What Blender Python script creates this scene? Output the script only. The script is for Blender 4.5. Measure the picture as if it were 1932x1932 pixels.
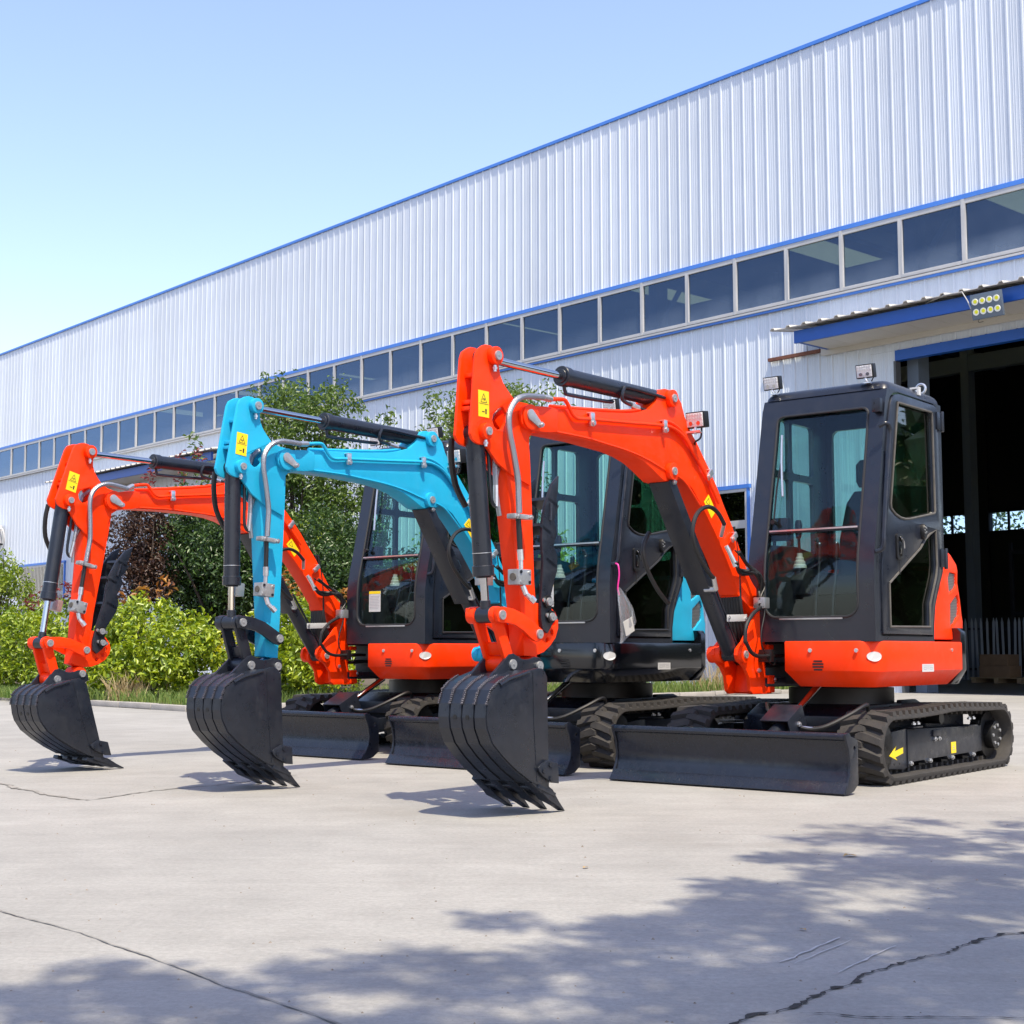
import bpy, bmesh, math, random
import numpy as np
from mathutils import Vector, Matrix
from mathutils.geometry import tessellate_polygon

rnd = random.Random(7)
for o in list(bpy.data.objects): bpy.data.objects.remove(o)
scene = bpy.context.scene
COL = scene.collection
PI = math.pi

# ------------------------------------------------------------------ camera, sky, sun, exposure
cd = bpy.data.cameras.new('camera')
cam = bpy.data.objects.new('camera', cd); COL.objects.link(cam)
cam.location = (0, 0, 0.82)
cam.rotation_euler = (math.radians(90 + 5.584), 0, 0)
cd.sensor_width = 36; cd.lens = 36 * 2700 / 1932
cd.clip_start = 0.05; cd.clip_end = 2000
scene.camera = cam

SUN = Vector((0.199, -0.504, 1.0)).normalized()
EL = math.asin(SUN.z); AZ = math.atan2(SUN.x, SUN.y)
world = bpy.data.worlds.new('World'); scene.world = world; world.use_nodes = True
wn = world.node_tree.nodes; wl = world.node_tree.links
bg = wn['Background']
sky = wn.new('ShaderNodeTexSky'); sky.sky_type = 'NISHITA'; sky.sun_disc = False
sky.sun_elevation = EL; sky.sun_rotation = AZ
sky.air_density = 1.0; sky.dust_density = 1.0; sky.ozone_density = 3.0; sky.altitude = 0
tint = wn.new('ShaderNodeMixRGB'); tint.blend_type = 'MULTIPLY'; tint.inputs[0].default_value = 1; tint.inputs[2].default_value = (1.15, 0.985, 0.955, 1)
wl.new(sky.outputs[0], tint.inputs[1]); wl.new(tint.outputs[0], bg.inputs[0]); bg.inputs[1].default_value = 0.15

sd = bpy.data.lights.new('sun', 'SUN'); sun = bpy.data.objects.new('sun', sd); COL.objects.link(sun)
sd.energy = 2.9; sd.angle = math.radians(0.55); sd.color = (1.0, 0.90, 0.70)
sun.rotation_euler = SUN.to_track_quat('Z', 'Y').to_euler(); sun.location = (0, 0, 30)

scene.render.engine = 'CYCLES'
scene.view_settings.view_transform = 'Standard'; scene.view_settings.look = 'None'
scene.view_settings.gamma = 1; scene.view_settings.use_curve_mapping = False
scene.view_settings.exposure = 1.18
scene.cycles.max_bounces = 8; scene.cycles.transparent_max_bounces = 24

# ------------------------------------------------------------------ materials
MATS = {}
def _m(name):
    m = bpy.data.materials.new(name); m.use_nodes = True
    nt = m.node_tree; return m, nt, nt.nodes, nt.links, nt.nodes['Principled BSDF']

def mat(name, col, rough=0.5, metal=0.0, coat=0.0, var=0.0, vscale=6.0, bump=0.0, bscale=40.0, dust=0.0, spec=0.5, dustcol=(0.45, 0.41, 0.35)):
    m, nt, n, l, p = _m(name)
    p.inputs['Base Color'].default_value = (*col, 1); p.inputs['Roughness'].default_value = rough
    p.inputs['Metallic'].default_value = metal; p.inputs['Coat Weight'].default_value = coat
    p.inputs['Coat Roughness'].default_value = 0.08; p.inputs['Specular IOR Level'].default_value = spec
    tc = n.new('ShaderNodeTexCoord')
    if var > 0 or dust > 0:
        nz = n.new('ShaderNodeTexNoise'); nz.inputs['Scale'].default_value = vscale; nz.inputs['Detail'].default_value = 6
        nz.inputs['Roughness'].default_value = 0.65
        l.new(tc.outputs['Object'], nz.inputs['Vector'])
        mr = n.new('ShaderNodeMapRange'); mr.inputs[1].default_value = 0.3; mr.inputs[2].default_value = 0.7
        mr.inputs[3].default_value = 1 - var; mr.inputs[4].default_value = 1 + var
        l.new(nz.outputs['Fac'], mr.inputs[0])
        mx = n.new('ShaderNodeVectorMath'); mx.operation = 'SCALE'
        mx.inputs[0].default_value = col; l.new(mr.outputs[0], mx.inputs['Scale'])
        out = mx.outputs[0]
        if dust > 0:
            nd = n.new('ShaderNodeTexNoise'); nd.inputs['Scale'].default_value = vscale * 2.3; nd.inputs['Detail'].default_value = 8
            nd.inputs['Roughness'].default_value = 0.7
            l.new(tc.outputs['Object'], nd.inputs['Vector'])
            r2 = n.new('ShaderNodeMapRange'); r2.inputs[1].default_value = 0.5; r2.inputs[2].default_value = 0.8
            r2.inputs[3].default_value = 0; r2.inputs[4].default_value = dust
            l.new(nd.outputs['Fac'], r2.inputs[0])
            mm = n.new('ShaderNodeMixRGB'); l.new(r2.outputs[0], mm.inputs[0]); l.new(out, mm.inputs[1])
            mm.inputs[2].default_value = (*dustcol, 1); out = mm.outputs[0]
            r3 = n.new('ShaderNodeMapRange'); r3.inputs[1].default_value = 0.35; r3.inputs[2].default_value = 0.75
            r3.inputs[3].default_value = rough; r3.inputs[4].default_value = min(1, rough + 0.25)
            l.new(nd.outputs['Fac'], r3.inputs[0]); l.new(r3.outputs[0], p.inputs['Roughness'])
        l.new(out, p.inputs['Base Color'])
    if bump > 0:
        nb = n.new('ShaderNodeTexNoise'); nb.inputs['Scale'].default_value = bscale; nb.inputs['Detail'].default_value = 4
        l.new(tc.outputs['Object'], nb.inputs['Vector'])
        b = n.new('ShaderNodeBump'); b.inputs['Strength'].default_value = bump; b.inputs['Distance'].default_value = 0.01
        l.new(nb.outputs['Fac'], b.inputs['Height']); l.new(b.outputs[0], p.inputs['Normal'])
    MATS[name] = m; return m

ORANGE = mat('orange paint', (0.93, 0.040, 0.0005), 0.36, var=0.07, vscale=5, bump=0.06, bscale=18, coat=0.05, spec=0.22, dust=0.03)
BLUEP = mat('sky blue paint', (0.016, 0.37, 0.60), 0.36, var=0.06, vscale=5, bump=0.06, bscale=18, coat=0.05, spec=0.25, dust=0.03)
DARK = mat('slate black paint', (0.010, 0.013, 0.021), 0.25, var=0.15, bump=0.05, bscale=30, dust=0.015)
DARKG = mat('glossy black body paint', (0.005, 0.006, 0.0085), 0.18, var=0.1, coat=0.4)
CABM = mat('dark cab paint', (0.010, 0.013, 0.022), 0.25, var=0.15, vscale=3, dust=0.018, coat=0.2)
BUCKM = mat('bucket paint', (0.012, 0.015, 0.023), 0.25, var=0.2, bump=0.06, bscale=20, dust=0.025)
BLACK = mat('black plastic', (0.005, 0.005, 0.0055), 0.45)
BLADEM = mat('blade paint', (0.012, 0.015, 0.024), 0.16, var=0.15, bump=0.04, bscale=6, dust=0.01)
RUBBER = mat('track rubber', (0.032, 0.029, 0.027), 0.7, var=0.2, vscale=9, bump=0.15, dust=0.3, dustcol=(0.10, 0.085, 0.065))
HOSE = mat('hose rubber', (0.008, 0.008, 0.009), 0.5)
CHROME = mat('chrome rod', (0.50, 0.51, 0.53), 0.08, metal=1)
ZINC = mat('zinc plated steel', (0.62, 0.63, 0.64), 0.32, metal=0.85, var=0.1, vscale=30)
ZINCD = mat('braided steel hose', (0.36, 0.37, 0.39), 0.34, metal=0.9, bump=0.35, bscale=320)
PINM = mat('grey pin', (0.36, 0.375, 0.39), 0.38, metal=0.5, var=0.12, vscale=40)
YELLOW = mat('yellow label', (0.86, 0.62, 0.01), 0.4)
WHITE = mat('white label', (0.55, 0.55, 0.545), 0.45)
INK = mat('label ink', (0.02, 0.02, 0.02), 0.5)
GREY_INK = mat('grey print', (0.35, 0.35, 0.36), 0.5)
GREEN = mat('green sticker', (0.05, 0.6, 0.06), 0.5)
SEAL = mat('weathered rubber seal', (0.085, 0.078, 0.068), 0.6, var=0.3, vscale=12)
SEALD = mat('dark rubber seal', (0.02, 0.02, 0.021), 0.5)
INTER = mat('cab interior plastic', (0.014, 0.0145, 0.016), 0.5)
SEATM = mat('seat vinyl', (0.012, 0.013, 0.015), 0.45)
CREAM = mat('grey boot', (0.45, 0.47, 0.44), 0.5)
MESHM = mat('black grille', (0.015, 0.015, 0.016), 0.4)
CLAD = mat('white corrugated cladding', (0.555, 0.605, 0.675), 0.30, var=0.05, vscale=0.5, spec=0.6)
def clad_fix(m):
    n = m.node_tree.nodes; l = m.node_tree.links; p = n['Principled BSDF']; src = p.inputs['Base Color'].links[0].from_socket
    oi = n.new('ShaderNodeObjectInfo'); r = n.new('ShaderNodeMapRange'); r.inputs[3].default_value = 0.93; r.inputs[4].default_value = 1.04; l.new(oi.outputs['Random'], r.inputs[0])
    tc = n.new('ShaderNodeTexCoord'); mp = n.new('ShaderNodeMapping'); mp.inputs['Scale'].default_value = (9, 9, 0.35); l.new(tc.outputs['Object'], mp.inputs[0])
    ad = n.new('ShaderNodeVectorMath'); ad.operation = 'ADD'; l.new(mp.outputs[0], ad.inputs[0]); cb = n.new('ShaderNodeCombineXYZ'); mm = n.new('ShaderNodeMath'); mm.operation = 'MULTIPLY'; mm.inputs[1].default_value = 77; l.new(oi.outputs['Random'], mm.inputs[0]); l.new(mm.outputs[0], cb.inputs[0]); l.new(cb.outputs[0], ad.inputs[1])
    nz = n.new('ShaderNodeTexNoise'); nz.inputs['Scale'].default_value = 1; nz.inputs['Detail'].default_value = 6; l.new(ad.outputs[0], nz.inputs['Vector'])
    r2 = n.new('ShaderNodeMapRange'); r2.inputs[1].default_value = 0.52; r2.inputs[2].default_value = 0.75; r2.inputs[3].default_value = 1.0; r2.inputs[4].default_value = 0.91; l.new(nz.outputs['Fac'], r2.inputs[0])
    mu = n.new('ShaderNodeMath'); mu.operation = 'MULTIPLY'; l.new(r.outputs[0], mu.inputs[0]); l.new(r2.outputs[0], mu.inputs[1])
    sc = n.new('ShaderNodeVectorMath'); sc.operation = 'SCALE'; l.new(src, sc.inputs[0]); l.new(mu.outputs[0], sc.inputs['Scale']); l.new(sc.outputs[0], p.inputs['Base Color'])
clad_fix(CLAD)
CLADW = mat('ivory soffit sheet', (0.50, 0.48, 0.44), 0.45, var=0.05, vscale=1.0)
BLUET = mat('blue trim', (0.055, 0.19, 0.60), 0.45, var=0.08, vscale=2)
BLUEB = mat('blue steel beam', (0.006, 0.075, 0.36), 0.4, var=0.08, vscale=2)
ALU = mat('white aluminium frame', (0.42, 0.42, 0.42), 0.4, var=0.08, vscale=3)
RUST = mat('rusty steel', (0.16, 0.06, 0.035), 0.8, var=0.4, vscale=8)
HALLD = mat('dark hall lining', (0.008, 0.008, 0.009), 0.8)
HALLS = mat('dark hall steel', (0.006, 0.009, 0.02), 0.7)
PALIS = mat('galvanised picket', (0.30, 0.34, 0.38), 0.5)
CARD = mat('cardboard', (0.22, 0.14, 0.08), 0.85, var=0.1)
WOOD = mat('pallet timber', (0.30, 0.22, 0.13), 0.85, var=0.25, vscale=10)
SKYL = None
LAMPG = mat('floodlight face', (0.10, 0.13, 0.17), 0.12)
LEDY = mat('led yellow phosphor', (0.80, 0.75, 0.02), 0.4)
LEDR = mat('led reflector', (0.80, 0.80, 0.72), 0.25)
LENS = mat('work light lens', (0.62, 0.62, 0.63), 0.35, metal=0.0, bump=0.8, bscale=110, coat=0.5)
WELD = mat('weld metal', (0.10, 0.10, 0.125), 0.16, metal=0.7)
PINK = mat('pink ribbon', (0.8, 0.03, 0.3), 0.5)
BARK = mat('bark', (0.075, 0.055, 0.042), 0.9, var=0.3, vscale=12, bump=0.6, bscale=30)
KERB = mat('kerb concrete', (0.32, 0.30, 0.275), 0.9, var=0.15, vscale=4, bump=0.4, bscale=40)
SOIL = mat('bed soil', (0.085, 0.065, 0.045), 0.95, var=0.4, vscale=3, bump=0.8, bscale=12)
CRACK = mat('crack dirt', (0.03, 0.027, 0.024), 0.95, var=0.3, vscale=20)
JOINT = mat('joint fill', (0.225, 0.212, 0.192), 0.95, var=0.4, vscale=9)
SCRAPE = mat('scrape mark', (0.42, 0.41, 0.40), 0.85, var=0.1, vscale=30)
PEBB = mat('grit', (0.20, 0.17, 0.14), 0.9, var=0.5, vscale=60)
DRYLEAF = mat('dry leaf', (0.42, 0.27, 0.10), 0.7, var=0.3, vscale=40)

def glass(name, tint, base, grime=0.0, grimecol=(0.5, 0.52, 0.55), zlo=0, zhi=1, gcol=(1, 1, 1)):
    m = bpy.data.materials.new(name); m.use_nodes = True
    nt = m.node_tree; n = nt.nodes; l = nt.links; n.clear()
    out = n.new('ShaderNodeOutputMaterial'); t = n.new('ShaderNodeBsdfTransparent'); t.inputs[0].default_value = (*tint, 1)
    g = n.new('ShaderNodeBsdfGlossy'); g.inputs['Roughness'].default_value = 0.015; g.inputs[0].default_value = (*gcol, 1)
    lw = n.new('ShaderNodeLayerWeight'); lw.inputs[0].default_value = 0.5
    pw = n.new('ShaderNodeMath'); pw.operation = 'POWER'; pw.inputs[1].default_value = 3.2; l.new(lw.outputs['Facing'], pw.inputs[0])
    ml = n.new('ShaderNodeMath'); ml.operation = 'MULTIPLY_ADD'; ml.inputs[1].default_value = 0.8; ml.inputs[2].default_value = base
    l.new(pw.outputs[0], ml.inputs[0])
    mx = n.new('ShaderNodeMixShader'); l.new(ml.outputs[0], mx.inputs[0]); l.new(t.outputs[0], mx.inputs[1]); l.new(g.outputs[0], mx.inputs[2])
    last = mx.outputs[0]
    if grime > 0:
        tc = n.new('ShaderNodeTexCoord'); sp = n.new('ShaderNodeSeparateXYZ'); l.new(tc.outputs['Object'], sp.inputs[0])
        mr = n.new('ShaderNodeMapRange'); mr.inputs[1].default_value = zlo; mr.inputs[2].default_value = zhi
        mr.inputs[3].default_value = 1; mr.inputs[4].default_value = 0.12; l.new(sp.outputs[2], mr.inputs[0])
        nz = n.new('ShaderNodeTexNoise'); nz.inputs['Scale'].default_value = 1.6; nz.inputs['Detail'].default_value = 8; l.new(tc.outputs['Object'], nz.inputs['Vector'])
        mu = n.new('ShaderNodeMath'); mu.operation = 'MULTIPLY'; l.new(mr.outputs[0], mu.inputs[0]); l.new(nz.outputs['Fac'], mu.inputs[1])
        m2 = n.new('ShaderNodeMath'); m2.operation = 'MULTIPLY'; m2.inputs[1].default_value = grime; oi = n.new('ShaderNodeObjectInfo'); rv = n.new('ShaderNodeMapRange'); rv.inputs[3].default_value = grime*.35; rv.inputs[4].default_value = grime*1.5; l.new(oi.outputs['Random'], rv.inputs[0]); l.new(rv.outputs[0], m2.inputs[1]); l.new(mu.outputs[0], m2.inputs[0])
        d = n.new('ShaderNodeBsdfDiffuse'); d.inputs[0].default_value = (*grimecol, 1)
        m3 = n.new('ShaderNodeMixShader'); l.new(m2.outputs[0], m3.inputs[0]); l.new(last, m3.inputs[1]); l.new(d.outputs[0], m3.inputs[2]); last = m3.outputs[0]
    l.new(last, out.inputs[0]); MATS[name] = m; return m

GLASS_F = glass('cab front glass', (0.84, 0.92, 0.92), 0.022, 0.006, zlo=0.9, zhi=2.6, gcol=(0.75, 0.88, 1.0))
GLASS_S = glass('tinted door glass', (0.17, 0.30, 0.22), 0.022, 0.008, (0.25, 0.26, 0.16), zlo=0.9, zhi=2.6)
GLASS_R = glass('green side glass', (0.66, 0.92, 0.84), 0.03)
GLASS_B = glass('hall window glass', (0.34, 0.42, 0.52), 0.08, 0.55, (0.34, 0.42, 0.52), zlo=8.45, zhi=9.0, gcol=(0.50, 0.68, 0.95))
GLASS_R2 = glass('rear window glass', (0.75, 0.85, 0.95), 0.05)
GLASS_L = glass('lower window glass', (0.25, 0.26, 0.28), 0.03)
PLASTIC = glass('clear plastic bag', (0.88, 0.90, 0.94), 0.08, 0.8, (0.72, 0.74, 0.80), 0.5, 3)

def ground_mat():
    m, nt, n, l, p = _m('concrete yard')
    tc = n.new('ShaderNodeTexCoord')
    def noise(sc, det=8, ro=0.6, stretch=None):
        z = n.new('ShaderNodeTexNoise'); z.inputs['Scale'].default_value = sc; z.inputs['Detail'].default_value = det; z.inputs['Roughness'].default_value = ro
        if stretch:
            mp = n.new('ShaderNodeMapping'); mp.inputs['Scale'].default_value = stretch; mp.inputs['Rotation'].default_value = (0, 0, 0.35)
            l.new(tc.outputs['Object'], mp.inputs[0]); l.new(mp.outputs[0], z.inputs['Vector'])
        else: l.new(tc.outputs['Object'], z.inputs['Vector'])
        return z.outputs['Fac']
    def ramp(f, a, b, c, d):
        r = n.new('ShaderNodeMapRange'); r.inputs[1].default_value = a; r.inputs[2].default_value = b; r.inputs[3].default_value = c; r.inputs[4].default_value = d
        l.new(f, r.inputs[0]); return r.outputs[0]
    def mul(a, b):
        x = n.new('ShaderNodeMath'); x.operation = 'MULTIPLY'; l.new(a, x.inputs[0]); l.new(b, x.inputs[1]); return x.outputs[0]
    big = ramp(noise(0.35, 5), 0.3, 0.7, 0.87, 1.10)
    mid = ramp(noise(2.2, 9, 0.7), 0.3, 0.72, 0.86, 1.11)
    fine = ramp(noise(48, 5, 0.75), 0.25, 0.75, 0.80, 1.17)
    strk = ramp(noise(1.0, 6, 0.7, (1.2, 14, 1)), 0.35, 0.72, 1.04, 0.94)
    f = mul(mul(big, mid), mul(fine, strk))
    sc = n.new('ShaderNodeVectorMath'); sc.operation = 'SCALE'; sc.inputs[0].default_value = (0.300, 0.291, 0.272); l.new(f, sc.inputs['Scale'])
    spk = ramp(noise(160, 2, 0.5), 0.66, 0.74, 0, 0.5)
    m1 = n.new('ShaderNodeMixRGB'); l.new(spk, m1.inputs[0]); l.new(sc.outputs[0], m1.inputs[1]); m1.inputs[2].default_value = (0.10, 0.09, 0.08, 1)
    wht = ramp(noise(1.7, 10, 0.75, (2, 30, 1)), 0.66, 0.76, 0, 0.35)
    m2 = n.new('ShaderNodeMixRGB'); l.new(wht, m2.inputs[0]); l.new(m1.outputs[0], m2.inputs[1]); m2.inputs[2].default_value = (0.40, 0.39, 0.375, 1)
    stn = ramp(noise(0.9, 7, 0.62), 0.56, 0.70, 0, 0.30)
    m4 = n.new('ShaderNodeMixRGB'); l.new(stn, m4.inputs[0]); l.new(m2.outputs[0], m4.inputs[1]); m4.inputs[2].default_value = (0.19, 0.175, 0.155, 1)
    trk = ramp(noise(0.55, 5, 0.6, (0.5, 9, 1)), 0.60, 0.72, 0, 0.22)
    m5 = n.new('ShaderNodeMixRGB'); l.new(trk, m5.inputs[0]); l.new(m4.outputs[0], m5.inputs[1]); m5.inputs[2].default_value = (0.16, 0.15, 0.14, 1); m2 = m5
    l.new(m2.outputs[0], p.inputs['Base Color']); p.inputs['Roughness'].default_value = 0.82; p.inputs['Specular IOR Level'].default_value = 0.3
    b = n.new('ShaderNodeBump'); b.inputs['Strength'].default_value = 0.35; b.inputs['Distance'].default_value = 0.004
    ad = n.new('ShaderNodeMath'); ad.operation = 'ADD'; l.new(noise(70, 6, 0.7), ad.inputs[0]); l.new(noise(9, 6, 0.6), ad.inputs[1])
    l.new(ad.outputs[0], b.inputs['Height']); l.new(b.outputs[0], p.inputs['Normal'])
    return m
GROUND = ground_mat()

def leafmat(name, c0, c1, rough=0.42, transl=0.35):
    m, nt, n, l, p = _m(name)
    at = n.new('ShaderNodeAttribute'); at.attribute_name = 'tone'
    mx = n.new('ShaderNodeMixRGB'); l.new(at.outputs['Fac'], mx.inputs[0]); mx.inputs[1].default_value = (*c0, 1); mx.inputs[2].default_value = (*c1, 1)
    l.new(mx.outputs[0], p.inputs['Base Color']); p.inputs['Roughness'].default_value = rough
    t = n.new('ShaderNodeBsdfTranslucent'); hs = n.new('ShaderNodeHueSaturation'); hs.inputs['Value'].default_value = 1.5; hs.inputs['Saturation'].default_value = 1.1
    l.new(mx.outputs[0], hs.inputs['Color']); l.new(hs.outputs[0], t.inputs[0])
    ms = n.new('ShaderNodeMixShader'); ms.inputs[0].default_value = transl; l.new(p.outputs[0], ms.inputs[1]); l.new(t.outputs[0], ms.inputs[2])
    l.new(ms.outputs[0], n['Material Output'].inputs[0]); return m
LEAF_BRIGHT = leafmat('bright hedge leaf', (0.085, 0.16, 0.012), (0.40, 0.47, 0.035), 0.34, 0.25)
LEAF_YEL = leafmat('yellow green leaf', (0.34, 0.38, 0.02), (0.62, 0.56, 0.03))
LEAF_MID = leafmat('mid green leaf', (0.045, 0.095, 0.018), (0.16, 0.23, 0.045), 0.38, 0.28)
LEAF_DARK = leafmat('dark green leaf', (0.018, 0.044, 0.011), (0.075, 0.135, 0.032), 0.36, 0.22)
LEAF_PURP = leafmat('purple brown leaf', (0.035, 0.018, 0.016), (0.10, 0.055, 0.035))
LEAF_TIP = leafmat('orange shoot leaf', (0.25, 0.09, 0.03), (0.42, 0.22, 0.06))
LEAF_RED = leafmat('red shoot leaf', (0.14, 0.03, 0.04), (0.26, 0.06, 0.06))
GRASSM = leafmat('grass', (0.09, 0.17, 0.03), (0.24, 0.30, 0.08), 0.6)
DRYG = leafmat('dry straw', (0.34, 0.26, 0.13), (0.52, 0.42, 0.24), 0.7)

# ------------------------------------------------------------------ mesh helpers
def V3(*a): return Vector(a)
class MB:
    def __init__(s): s.v = []; s.f = []; s.mi = []
    def add(s, v, f, mi=0):
        b = len(s.v); s.v += [tuple(x) for x in v]
        for q in f: s.f.append(tuple(i + b for i in q)); s.mi.append(mi)
        return s
    def box(s, x0, x1, y0, y1, z0, z1, mi=0):
        return s.add([(x0,y0,z0),(x1,y0,z0),(x1,y1,z0),(x0,y1,z0),(x0,y0,z1),(x1,y0,z1),(x1,y1,z1),(x0,y1,z1)],
              [(3,2,1,0),(4,5,6,7),(0,1,5,4),(1,2,6,5),(2,3,7,6),(3,0,4,7)], mi)
    def obox(s, c, ax, ay, az, mi=0):
        c, ax, ay, az = Vector(c), Vector(ax), Vector(ay), Vector(az)
        v = [c+ax*i+ay*j+az*k for k in (-1,1) for j in (-1,1) for i in (-1,1)]
        return s.add(v, [(2,3,1,0),(4,5,7,6),(0,1,5,4),(1,3,7,5),(3,2,6,7),(2,0,4,6)], mi)
    def prism(s, poly, t0, t1, ax='v', holes=(), mp=None, mi=0):
        if mp is None:
            mp = {'v': lambda p,t: (p[0],t,p[1]), 'u': lambda p,t: (t,p[0],p[1]), 'z': lambda p,t: (p[0],p[1],t)}[ax]
        loops = [list(poly)] + [list(h) for h in holes]
        def area(q): return sum(q[i][0]*q[(i+1)%len(q)][1]-q[(i+1)%len(q)][0]*q[i][1] for i in range(len(q)))
        if area(loops[0]) < 0: loops[0].reverse()
        for i in range(1, len(loops)):
            if area(loops[i]) > 0: loops[i].reverse()
        flat = [p for lo in loops for p in lo]; n = len(flat)
        tris = tessellate_polygon([[Vector((p[0],p[1],0)) for p in lo] for lo in loops])
        verts = [mp(p,t0) for p in flat] + [mp(p,t1) for p in flat]
        faces = []
        for t in tris:
            a = [flat[i] for i in t]
            if area(a) < 0: t = t[::-1]
            if abs(area(a)) < 1e-9: pass
            faces.append(tuple(t[::-1])); faces.append(tuple(i+n for i in t))
        b = 0
        for lo in loops:
            k = len(lo)
            for i in range(k):
                j = (i+1) % k; faces.append((b+i, b+j, b+j+n, b+i+n))
            b += k
        return s.add(verts, faces, mi)
    def cyl(s, p0, p1, r0, r1=None, n=16, mi=0, caps=True):
        r1 = r0 if r1 is None else r1
        p0, p1 = Vector(p0), Vector(p1); d = (p1-p0).normalized()
        a = d.orthogonal().normalized(); b = d.cross(a)
        v = [p0+(a*math.cos(2*PI*i/n)+b*math.sin(2*PI*i/n))*r0 for i in range(n)] + [p1+(a*math.cos(2*PI*i/n)+b*math.sin(2*PI*i/n))*r1 for i in range(n)]
        f = [(i,(i+1)%n,(i+1)%n+n,i+n) for i in range(n)]
        if caps: f += [tuple(range(n))[::-1], tuple(range(n,2*n))]
        return s.add(v, f, mi)
    def tube(s, pts, r, n=8, sub=4, mi=0, r1=None, closed=False):
        pts = [Vector(p) for p in pts]
        if sub > 1 and len(pts) > 2:
            q = []; m = len(pts)
            for i in range(m-1):
                a, b, c, d = pts[max(i-1,0)], pts[i], pts[i+1], pts[min(i+2,m-1)]
                for k in range(sub):
                    t = k/sub
                    q.append(0.5*((2*b)+(c-a)*t+(2*a-5*b+4*c-d)*t*t+(3*b-a-3*c+d)*t**3))
            q.append(pts[-1]); pts = q
        m = len(pts); vs = []; nrm = None
        for i, p in enumerate(pts):
            d = (pts[min(i+1,m-1)]-pts[max(i-1,0)]).normalized()
            if nrm is None: nrm = d.orthogonal().normalized()
            nrm = (nrm - d*nrm.dot(d)).normalized(); b = d.cross(nrm)
            rr = r if r1 is None else r+(r1-r)*i/(m-1)
            vs += [p+(nrm*math.cos(2*PI*k/n)+b*math.sin(2*PI*k/n))*rr for k in range(n)]
        f = [(i*n+k, i*n+(k+1)%n, (i+1)*n+(k+1)%n, (i+1)*n+k) for i in range(m-1) for k in range(n)]
        f += [tuple(range(n))[::-1], tuple(range((m-1)*n, m*n))]
        return s.add(vs, f, mi)
    def loft(s, rings, caps=True, mi=0):
        n = len(rings[0]); v = [p for r in rings for p in r]
        f = [(i*n+k, i*n+(k+1)%n, (i+1)*n+(k+1)%n, (i+1)*n+k) for i in range(len(rings)-1) for k in range(n)]
        if caps: f += [tuple(range(n))[::-1], tuple(range((len(rings)-1)*n, len(rings)*n))]
        return s.add(v, f, mi)
    def mesh(s, name, mats, bevel=0.0, smooth=35, seg=2):
        me = bpy.data.meshes.new(name); me.from_pydata(s.v, [], s.f)
        if not isinstance(mats, (list, tuple)): mats = [mats]
        for m in mats: me.materials.append(m)
        if any(s.mi): me.polygons.foreach_set('material_index', s.mi)
        if bevel > 0:
            bm = bmesh.new(); bm.from_mesh(me)
            bmesh.ops.remove_doubles(bm, verts=bm.verts, dist=1e-6)
            es = [e for e in bm.edges if len(e.link_faces) == 2 and e.calc_face_angle(0) > 0.6]
            if es: bmesh.ops.bevel(bm, geom=es, offset=bevel, segments=seg, profile=0.6, affect='EDGES', clamp_overlap=True)
            bm.to_mesh(me); bm.free()
        if smooth:
            me.polygons.foreach_set('use_smooth', [True]*len(me.polygons)); me.set_sharp_from_angle(angle=math.radians(smooth))
        me.update(); return me
    def build(s, name, mats, parent=None, bevel=0.0, smooth=35, label=None, seg=2):
        return link(name, s.mesh(name, mats, bevel, smooth, seg), parent, label)

def link(name, me, parent=None, label=None):
    o = bpy.data.objects.new(name, me); COL.objects.link(o)
    if parent: o.parent = parent
    if label: o['label'] = label
    return o
def tag(o, label, cat, group=None):
    o['label'] = label; o['category'] = cat
    if group: o['group'] = group
    return o
def thing(name, label, cat, loc=(0,0,0), rz=0, group=None):
    o = bpy.data.objects.new(name, None); COL.objects.link(o); o.location = loc; o.rotation_euler = (0,0,rz)
    o.empty_display_size = 0.2; return tag(o, label, cat, group)
def structure(o, kind='structure'): o['kind'] = kind; return o
def rrect(x0, x1, y0, y1, r, n=5):
    if not isinstance(r, (list, tuple)): r = [r]*4      # bl, br, tr, tl
    out = []
    for (cx, cy, a0, rr) in ((x0+r[0], y0+r[0], PI, r[0]), (x1-r[1], y0+r[1], 1.5*PI, r[1]), (x1-r[2], y1-r[2], 0, r[2]), (x0+r[3], y1-r[3], 0.5*PI, r[3])):
        if rr < 1e-5: out.append((cx, cy)); continue
        for k in range(n+1):
            a = a0+0.5*PI*k/n; out.append((cx+rr*math.cos(a), cy+rr*math.sin(a)))
    return out
def circ(cx, cy, r, n=14): return [(cx+r*math.cos(2*PI*i/n), cy+r*math.sin(2*PI*i/n)) for i in range(n)]
def inset(poly, d):
    c = (sum(p[0] for p in poly)/len(poly), sum(p[1] for p in poly)/len(poly)); out = []
    n = len(poly); A = sum(poly[i][0]*poly[(i+1)%n][1]-poly[(i+1)%n][0]*poly[i][1] for i in range(n)); sg = 1 if A > 0 else -1
    for i in range(n):
        a, b, e = Vector(poly[i-1]), Vector(poly[i]), Vector(poly[(i+1)%n])
        d1 = (b-a).normalized(); d2 = (e-b).normalized(); n1 = Vector((-d1.y, d1.x))*sg; n2 = Vector((-d2.y, d2.x))*sg
        m = (n1+n2); L = m.length
        m = m/L if L > 1e-6 else n1
        out.append(tuple(b+m*(d/max(0.35, m.dot(n1)))))
    return out
def densify(poly, step):
    out = []; n = len(poly)
    for i in range(n):
        a, b = poly[i], poly[(i+1)%n]; L = math.dist(a, b); k = max(1, int(L/step))
        for j in range(k): out.append((a[0]+(b[0]-a[0])*j/k, a[1]+(b[1]-a[1])*j/k))
    return out
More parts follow.
